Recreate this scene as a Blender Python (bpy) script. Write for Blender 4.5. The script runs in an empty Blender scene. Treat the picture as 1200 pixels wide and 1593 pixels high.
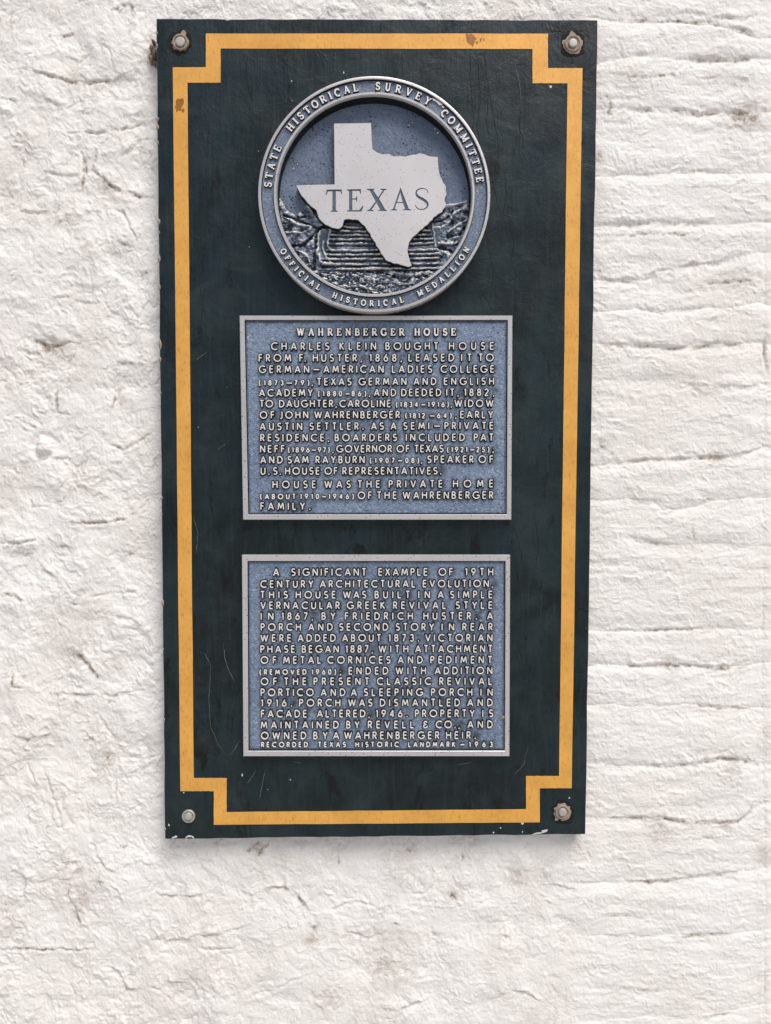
import bpy, math, random
import numpy as np
from mathutils import Matrix, Vector
from mathutils.geometry import delaunay_2d_cdt

random.seed(7)
SC = bpy.context.scene
COL = SC.collection
PI = math.pi

# ------------------------------------------------------------------ camera
F_PX = 1150.0                         # focal length in photograph pixels (1200 x 1593)
CAM = np.array([0.000545, -1.180222, -0.066172])
_rx, _rz, _ro = math.radians(87.4829), math.radians(-0.65035), math.radians(0.06481)
CM = np.array((Matrix.Rotation(_rz, 3, 'Z') @ Matrix.Rotation(_rx, 3, 'X') @ Matrix.Rotation(_ro, 3, 'Z')))
cam_d = bpy.data.cameras.new("camera")
cam = bpy.data.objects.new("camera", cam_d); COL.objects.link(cam)
cam.matrix_world = Matrix.Translation(CAM.tolist()) @ Matrix(CM.tolist()).to_4x4()
cam_d.sensor_fit = 'AUTO'; cam_d.sensor_width = 36.0
cam_d.lens = 36.0 * F_PX / 1593.0
cam_d.clip_start = 0.05; cam_d.clip_end = 500
SC.camera = cam

# ------------------------------------------------------------------ light
SUN_EL, SUN_AZ = math.radians(58), math.radians(30)      # azimuth to the right of straight out from the wall
SC.view_settings.view_transform = 'Standard'; SC.view_settings.look = 'None'
SC.view_settings.exposure = 0.53; SC.view_settings.gamma = 1.0
world = bpy.data.worlds.new("World"); SC.world = world; world.use_nodes = True
wn = world.node_tree; wn.nodes.clear()
sky = wn.nodes.new('ShaderNodeTexSky'); sky.sky_type = 'NISHITA'; sky.sun_disc = False
sky.sun_elevation = SUN_EL; sky.sun_rotation = PI - SUN_AZ; sky.dust_density = 3.0; sky.air_density = 1.0
bg = wn.nodes.new('ShaderNodeBackground'); bg.inputs[1].default_value = 0.08
wo = wn.nodes.new('ShaderNodeOutputWorld')
wn.links.new(sky.outputs[0], bg.inputs[0]); wn.links.new(bg.outputs[0], wo.inputs[0])
sun_d = bpy.data.lights.new("sun", 'SUN'); sun_d.energy = 1.95; sun_d.angle = math.radians(34)
sun_d.color = (1.0, 0.95, 0.89)
sun = bpy.data.objects.new("sun", sun_d); COL.objects.link(sun)
sdir = Vector((math.sin(SUN_AZ) * math.cos(SUN_EL), -math.cos(SUN_AZ) * math.cos(SUN_EL), math.sin(SUN_EL)))
sun.rotation_euler = sdir.to_track_quat('Z', 'Y').to_euler()
sun.location = sdir * 5

# ------------------------------------------------------------------ helpers
def P(u, v, y=0.0):
    """point of the vertical plane at depth y that the photograph shows at pixel (u, v)"""
    u = np.asarray(u, float); v = np.asarray(v, float)
    d = np.stack([(u - 600) / F_PX, -(v - 796.5) / F_PX, -np.ones_like(u)], -1) @ CM.T
    t = (y - CAM[1]) / d[..., 1]
    return CAM + d * t[..., None]

def link(name, me, mats, parent=None):
    o = bpy.data.objects.new(name, me); COL.objects.link(o)
    for m in mats:
        if m.name not in [x.name for x in me.materials if x]: me.materials.append(m)
    if parent is not None: o.parent = parent
    return o

def mesh(name, verts, faces, midx=None, smooth=False):
    me = bpy.data.meshes.new(name)
    me.from_pydata([tuple(v) for v in verts], [], [tuple(f) for f in faces])
    if midx is not None: me.polygons.foreach_set('material_index', np.array(midx, dtype=np.int32))
    if smooth: me.polygons.foreach_set('use_smooth', np.ones(len(faces), dtype=bool))
    me.update()
    return me

def empty(name, loc, label, cat, group=None):
    o = bpy.data.objects.new(name, None); COL.objects.link(o); o.location = loc
    o.empty_display_size = 0.05
    o['label'] = label; o['category'] = cat
    if group: o['group'] = group
    return o

class N:
    """tiny node-tree writer"""
    def __init__(s, name):
        s.m = bpy.data.materials.new(name); s.m.use_nodes = True; s.t = s.m.node_tree
        s.b = s.t.nodes['Principled BSDF']
    def n(s, kind, **kw):
        x = s.t.nodes.new(kind)
        for k, v in kw.items():
            if k.startswith('i_'): x.inputs[int(k[2:]) if k[2:].isdigit() else k[2:].replace('_', ' ')].default_value = v
            else: setattr(x, k, v)
        return x
    def l(s, a, b, ai=0, bi=0): s.t.links.new(a.outputs[ai], b.inputs[bi]); return b
    def coords(s, scale=(1, 1, 1), gen='Object'):
        tc = s.n('ShaderNodeNewGeometry') if gen == 'Pos' else s.n('ShaderNodeTexCoord')
        mp = s.n('ShaderNodeMapping'); mp.inputs['Scale'].default_value = scale
        s.t.links.new(tc.outputs['Position' if gen == 'Pos' else gen], mp.inputs['Vector'])
        return mp
    def noise(s, co, scale, detail=6, rough=.55, dist=0.0):
        x = s.n('ShaderNodeTexNoise'); x.inputs['Scale'].default_value = scale; x.inputs['Detail'].default_value = detail
        x.inputs['Roughness'].default_value = rough; x.inputs['Distortion'].default_value = dist
        s.l(co, x, 0, 0); return x
    def ramp(s, src, stops, out=0):
        r = s.n('ShaderNodeValToRGB'); e = r.color_ramp.elements
        while len(e) < len(stops): e.new(.5)
        for el, (p, c) in zip(e, stops):
            el.position = p; el.color = (c, c, c, 1) if not hasattr(c, '__len__') else (*c, 1)
        s.t.links.new(src.outputs[out], r.inputs[0]); return r
    def mix(s, fac, a, b, blend='MIX'):
        m = s.n('ShaderNodeMix', data_type='RGBA', blend_type=blend)
        for src, idx in ((fac, 0), (a, 6), (b, 7)):
            if isinstance(src, (int, float)): m.inputs[idx].default_value = src
            elif isinstance(src, tuple): m.inputs[idx].default_value = (*src, 1)
            else: s.t.links.new(src, m.inputs[idx])
        return m.outputs[2]
    def bump(s, h, strength, dist, prev=None):
        b = s.n('ShaderNodeBump'); b.inputs['Strength'].default_value = strength; b.inputs['Distance'].default_value = dist
        s.t.links.new(h, b.inputs['Height'])
        if prev: s.t.links.new(prev.outputs[0], b.inputs['Normal'])
        return b
    def out(s, col=None, rough=.5, metal=0., bump=None, spec=.5):
        if col is not None:
            if isinstance(col, tuple): s.b.inputs['Base Color'].default_value = (*col, 1)
            else: s.t.links.new(col, s.b.inputs['Base Color'])
        if isinstance(rough, (int, float)): s.b.inputs['Roughness'].default_value = rough
        else: s.t.links.new(rough, s.b.inputs['Roughness'])
        s.b.inputs['Metallic'].default_value = metal
        s.b.inputs['Specular IOR Level'].default_value = spec
        if bump: s.t.links.new(bump.outputs[0], s.b.inputs['Normal'])
        return s.m

# ------------------------------------------------------------------ materials
def m_wall():
    s = N('whitewash'); c = s.coords(gen='Pos')
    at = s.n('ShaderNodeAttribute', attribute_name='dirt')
    big = s.ramp(s.noise(c, 3.2, 5, .6), [(.35, 0.), (.7, 1.)])
    col = s.mix(big.outputs[0], (.85, .832, .80), (.805, .772, .725))
    gr = s.ramp(s.noise(c, 130, 5, .7), [(.36, .12), (.56, 1.)])
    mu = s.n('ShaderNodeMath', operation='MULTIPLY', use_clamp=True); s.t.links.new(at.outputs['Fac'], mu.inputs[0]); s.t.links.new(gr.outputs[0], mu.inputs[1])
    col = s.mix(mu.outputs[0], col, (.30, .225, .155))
    sp = s.ramp(s.noise(c, 260, 2, .5), [(.735, 0.), (.77, .5)])
    col = s.mix(sp.outputs[0], col, (.45, .41, .37))
    n1 = s.noise(c, 240, 5, .65); n2 = s.noise(c, 60, 6, .65, .6)
    b = s.bump(n2.outputs[0], .65, .004); b = s.bump(n1.outputs[0], .5, .0014, b)
    return s.out(col, .72, 0, b, .3)

def m_board():
    s = N('dark_green_paint'); c = s.coords(gen='Pos'); cs = s.coords((1, 1, .09), 'Pos')
    a = s.ramp(s.noise(c, 6, 8, .7, .8), [(.38, 0.), (.62, 1.)])
    col = s.mix(a.outputs[0], (.0040, .0085, .0095), (.0080, .0215, .0265))
    st = s.ramp(s.noise(cs, 120, 6, .7), [(.50, 0.), (.72, 1.)])
    col = s.mix(st.outputs[0], col, (.017, .026, .028))
    dk = s.ramp(s.noise(s.coords((1, 1, .3), 'Pos'), 34, 8, .75, .9), [(.38, 1.), (.45, 0.)])
    col = s.mix(dk.outputs[0], col, (.0025, .004, .0045))
    sm = s.ramp(s.noise(c, 14, 5, .62, .8), [(.50, 0.), (.72, .85)])
    col = s.mix(sm.outputs[0], col, (.020, .031, .033))
    v = s.n('ShaderNodeTexVoronoi', feature='F1'); v.inputs['Scale'].default_value = 42; s.l(c, v)
    sp = s.ramp(v, [(.022, .85), (.04, 0.)])
    sel = s.ramp(s.noise(c, 9, 2), [(.52, 0.), (.56, 1.)])
    mu = s.n('ShaderNodeMath', operation='MULTIPLY'); s.t.links.new(sp.outputs[0], mu.inputs[0]); s.t.links.new(sel.outputs[0], mu.inputs[1])
    col = s.mix(mu.outputs[0], col, (.40, .44, .44))
    b = s.bump(s.noise(cs, 170, 5, .6).outputs[0], .5, .0013); b = s.bump(s.noise(c, 26, 7, .65, .5).outputs[0], .5, .0035, b)
    ro = s.ramp(s.noise(c, 14, 6, .6), [(.3, .28), (.7, .52)])
    return s.out(col, ro.outputs[0], 0, b, .30)

def m_gold():
    s = N('gold_paint'); c = s.coords(gen='Pos')
    a = s.ramp(s.noise(c, 16, 8, .72), [(.36, 0.), (.66, 1.)])
    col = s.mix(a.outputs[0], (.80, .42, .085), (.65, .315, .058))
    f = s.ramp(s.noise(s.coords((1, 1, .3), 'Pos'), 300, 4, .7), [(.54, 0.), (.70, .7)])
    col = s.mix(f.outputs[0], col, (.44, .21, .045))
    v = s.n('ShaderNodeTexVoronoi', feature='F1'); v.inputs['Scale'].default_value = 55; s.l(c, v)
    sp = s.ramp(v, [(.03, .7), (.05, 0.)]); col = s.mix(sp.outputs[0], col, (.25, .13, .03))
    b = s.bump(s.noise(c, 200, 5, .6).outputs[0], .3, .0007)
    return s.out(col, .42, .15, b, .5)

def m_metal(name, base, spk, amount=.62, rough=.42, size=.16):
    s = N(name); c = s.coords(gen='Pos')
    a = s.ramp(s.noise(c, 12, 5, .6), [(.3, 0.), (.7, 1.)])
    col = s.mix(a.outputs[0], base, tuple(x * .86 for x in base))
    v = s.n('ShaderNodeTexVoronoi', feature='F1'); v.inputs['Scale'].default_value = 190; s.l(c, v)
    sp = s.ramp(v, [(size, 1.), (size + .08, 0.)])
    sel = s.ramp(s.noise(c, 120, 2), [(amount - .06, 0.), (amount, .8)])
    mu = s.n('ShaderNodeMath', operation='MULTIPLY'); s.t.links.new(sp.outputs[0], mu.inputs[0]); s.t.links.new(sel.outputs[0], mu.inputs[1])
    col = s.mix(mu.outputs[0], col, spk)
    b = s.bump(s.noise(c, 500, 4, .6).outputs[0], .25, .0005)
    return s.out(col, rough, .35, b, .5)

def m_blue(name, k=1.0, spots=True, leather=1.0):
    s = N(name); c = s.coords((1, 1, 1.25), 'Pos')
    a = s.ramp(s.noise(c, 9, 6, .6), [(.3, 0.), (.7, 1.)])
    col = s.mix(a.outputs[0], tuple(x * k for x in (.175, .240, .350)), tuple(x * k for x in (.250, .325, .445)))
    w = s.n('ShaderNodeTexVoronoi', feature='DISTANCE_TO_EDGE'); w.inputs['Scale'].default_value = 150
    wr = s.noise(c, 70, 3); vm = s.n('ShaderNodeVectorMath', operation='SCALE'); s.l(wr, vm, 1, 0); vm.inputs[3].default_value = .05
    va = s.n('ShaderNodeVectorMath', operation='ADD'); s.l(vm, va); s.l(c, va, 0, 1); s.l(va, w)
    cr = s.ramp(w, [(0., 0.), (.22, 1.)])
    nz = s.noise(c, 330, 4, .65, 1.2)
    dk = s.ramp(nz, [(.38, .85), (.48, 0.)]); col = s.mix(dk.outputs[0], col, (.04, .055, .08))
    wear = s.ramp(s.noise(c, 210, 5, .7), [(.56, 0.), (.68, .75)]); col = s.mix(wear.outputs[0], col, (.48, .56, .68))  # pale flecks: wear, plus glints of the grain painted into the colour
    if spots:
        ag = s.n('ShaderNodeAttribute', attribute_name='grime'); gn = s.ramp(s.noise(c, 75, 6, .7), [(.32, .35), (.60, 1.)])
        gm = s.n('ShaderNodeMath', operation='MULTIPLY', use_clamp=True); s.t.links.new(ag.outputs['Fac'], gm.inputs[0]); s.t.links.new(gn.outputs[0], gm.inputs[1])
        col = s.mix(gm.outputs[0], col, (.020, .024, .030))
        v = s.n('ShaderNodeTexVoronoi', feature='F1'); v.inputs['Scale'].default_value = 210; s.l(va, v)
        sp = s.ramp(v, [(.24, 1.), (.34, 0.)])
        at = s.n('ShaderNodeAttribute', attribute_name='pit')
        th = s.noise(c, 85, 2)
        ad = s.n('ShaderNodeMath', operation='ADD'); s.t.links.new(th.outputs[0], ad.inputs[0]); s.t.links.new(at.outputs['Fac'], ad.inputs[1])
        sel = s.ramp(ad, [(.66, 0.), (.72, 1.)])
        mu = s.n('ShaderNodeMath', operation='MULTIPLY'); s.t.links.new(sp.outputs[0], mu.inputs[0]); s.t.links.new(sel.outputs[0], mu.inputs[1])
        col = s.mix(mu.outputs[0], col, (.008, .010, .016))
    b = s.bump(cr.outputs[0], .35 * leather, .0009); b = s.bump(nz.outputs[0], .6 * leather, .0014, b)
    return s.out(col, .45, .15, b, .5)

def m_relief():
    s = N('antiqued_relief'); c = s.coords(gen='Pos')
    at = s.n('ShaderNodeAttribute', attribute_name='wear')
    nz = s.noise(c, 260, 5, .7)
    ad = s.n('ShaderNodeMath', operation='MULTIPLY_ADD'); s.t.links.new(nz.outputs[0], ad.inputs[0]); ad.inputs[1].default_value = .5; s.t.links.new(at.outputs['Fac'], ad.inputs[2])
    r = s.ramp(ad, [(.46, (.008, .010, .015)), (.62, (.060, .080, .115)), (.78, (.16, .20, .27)), (.90, (.38, .40, .43)), (1., (.72, .70, .66))])
    a = s.n('ShaderNodeAttribute', attribute_name='land')
    smooth = s.ramp(s.noise(c, 9, 6, .6), [(.3, (.105, .140, .205)), (.7, (.185, .235, .325))])
    v = s.n('ShaderNodeTexVoronoi', feature='F1'); v.inputs['Scale'].default_value = 180; s.l(c, v)
    sp = s.ramp(v, [(.2, 1.), (.3, 0.)]); sel = s.ramp(s.noise(c, 28, 3), [(.50, 0.), (.56, 1.)])
    mu = s.n('ShaderNodeMath', operation='MULTIPLY'); s.t.links.new(sp.outputs[0], mu.inputs[0]); s.t.links.new(sel.outputs[0], mu.inputs[1])
    sm = s.mix(mu.outputs[0], smooth.outputs[0], (.008, .010, .016))
    dk = s.ramp(s.noise(c, 330, 4, .65, 1.2), [(.34, .8), (.48, 0.)]); sm = s.mix(dk.outputs[0], sm, (.03, .04, .06))
    col = s.mix(a.outputs['Fac'], sm, r.outputs[0])
    b = s.bump(s.noise(c, 320, 5, .65, 1.).outputs[0], .6, .0013)
    return s.out(col, .42, .2, b, .5)

def m_plain(name, col, rough=.6, metal=0., nscale=60, var=.8):
    s = N(name); c = s.coords(gen='Pos')
    a = s.ramp(s.noise(c, nscale, 5, .65), [(.3, 0.), (.7, 1.)])
    cc = s.mix(a.outputs[0], col, tuple(x * var for x in col))
    b = s.bump(s.noise(c, nscale * 3, 4).outputs[0], .3, .0008)
    return s.out(cc, rough, metal, b)

M_WALL = m_wall(); M_BOARD = m_board(); M_GOLD = m_gold()
M_METAL = m_metal('bare_cast_aluminium', (.56, .545, .54), (.15, .15, .155), .50, .38)
M_MAP = m_metal('satin_cast_aluminium', (.68, .65, .635), (.30, .26, .235), .47, .34, .12)
M_LET = m_plain('sanded_letter_faces', (.84, .80, .75), .42, .1, 140, .86)
M_DARK = m_plain('black_patina_and_shade', (.006, .007, .009), .6, .1, 90, .6)  # patina black; also paints in shade on the bowl wall and letter sides
M_BLUE = m_blue('blue_leather_grain_enamel', .90); M_BAND = m_blue('blue_band_enamel', .62, True, .7)
M_INLAY = m_plain('slate_blue_letter_fill', (.10, .145, .20), .5, .1, 180, .6)
M_RELIEF = m_relief()
M_CHIP = m_plain('chipped_cream_plaster', (.40, .32, .25), .8, 0, 160, .6)
M_BOLT = m_plain('weathered_bolt_steel', (.50, .47, .43), .5, .35, 200, .75)
M_HOLE = m_plain('charred_hole_edge', (.006, .006, .006), .9, 0, 120, .6)
M_CRACK = m_plain('cracked_paint_black', (.004, .005, .006), .85, 0, 120, .6)
M_SCR = m_plain('pale_scratch', (.17, .19, .18), .8, 0, 160, .4)
M_STAIN = m_plain('brown_resin_stain', (.40, .17, .012), .35, 0, 90, .55)
M_WSPL = m_plain('white_paint_splatter', (.66, .66, .66), .7, 0, 200, .7)
M_BROWN = m_plain('dried_brown_mud', (.34, .27, .21), .85, 0, 150, .5)
M_GRND = m_plain('pale_bounce_ground', (.46, .44, .42), .85, 0, 3, .85)

# ------------------------------------------------------------------ noise in numpy
_rng = np.random.RandomState(11)
_PERM = _rng.permutation(512); _PERM = np.concatenate([_PERM, _PERM])
_G = np.stack([np.cos(np.arange(512) * 2.399), np.sin(np.arange(512) * 2.399)], 1).astype(np.float32)
def perlin(x, y):
    xi = np.floor(x).astype(np.int64); yi = np.floor(y).astype(np.int64)
    xf = (x - xi).astype(np.float32); yf = (y - yi).astype(np.float32)
    u = xf * xf * xf * (xf * (xf * 6 - 15) + 10); v = yf * yf * yf * (yf * (yf * 6 - 15) + 10)
    def g(a, b, dx, dy):
        h = _PERM[(_PERM[a & 511] + b) & 511]; gg = _G[h]
        return gg[..., 0] * dx + gg[..., 1] * dy
    n00 = g(xi, yi, xf, yf); n10 = g(xi + 1, yi, xf - 1, yf); n01 = g(xi, yi + 1, xf, yf - 1); n11 = g(xi + 1, yi + 1, xf - 1, yf - 1)
    a = n00 + u * (n10 - n00); b = n01 + u * (n11 - n01)
    return (a + v * (b - a)) * 1.5
def fbm(x, y, lam, o=4, gain=.5, seed=0, ay=1.0):
    r = 0; a = 1.0; f = 1.0 / lam
    for k in range(o):
        r = r + a * perlin(x * f + 17.3 * k + seed * 7.7, y * f * ay - 9.1 * k + seed * 3.3); a *= gain; f *= 2.03
    return r
def sstep(a, b, x):
    t = np.clip((x - a) / (b - a), 0, 1); return t * t * (3 - 2 * t)
def polydist(px, py, pts):
    """distance to a polyline, signed side (+ = left of travel), position 0..1 along it"""
    best = np.full(px.shape, 1e9); side = np.zeros(px.shape); tt = np.zeros(px.shape)
    L = np.concatenate([[0], np.cumsum(np.hypot(*np.diff(pts, axis=0).T))])
    for i in range(len(pts) - 1):
        a, b = pts[i], pts[i + 1]; d = b - a; l2 = d @ d + 1e-12
        t = np.clip(((px - a[0]) * d[0] + (py - a[1]) * d[1]) / l2, 0, 1)
        qx = px - a[0] - t * d[0]; qy = py - a[1] - t * d[1]; dd = np.hypot(qx, qy)
        m = dd < best; best = np.where(m, dd, best)
        side = np.where(m, np.sign(d[0] * qy - d[1] * qx), side); tt = np.where(m, (L[i] + t * math.sqrt(l2)) / L[-1], tt)
    return best, side, tt

# ------------------------------------------------------------------ the wall
WY = 0.026                              # mean plane of the wall, behind the board front (y = 0)
def Z(off, k, pts): return [(off[0] + a / k, off[1] + b / k) for a, b in pts]
A1, A2, A3, A4 = ((0, 0), 3.185), ((0, 500), 3.185), ((0, 1000), 2.6875), ((400, 1280), 2.4)
B1, B2, B3 = ((900, 0), 3.187), ((900, 500), 3.187), ((850, 1000), 2.686)
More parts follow.
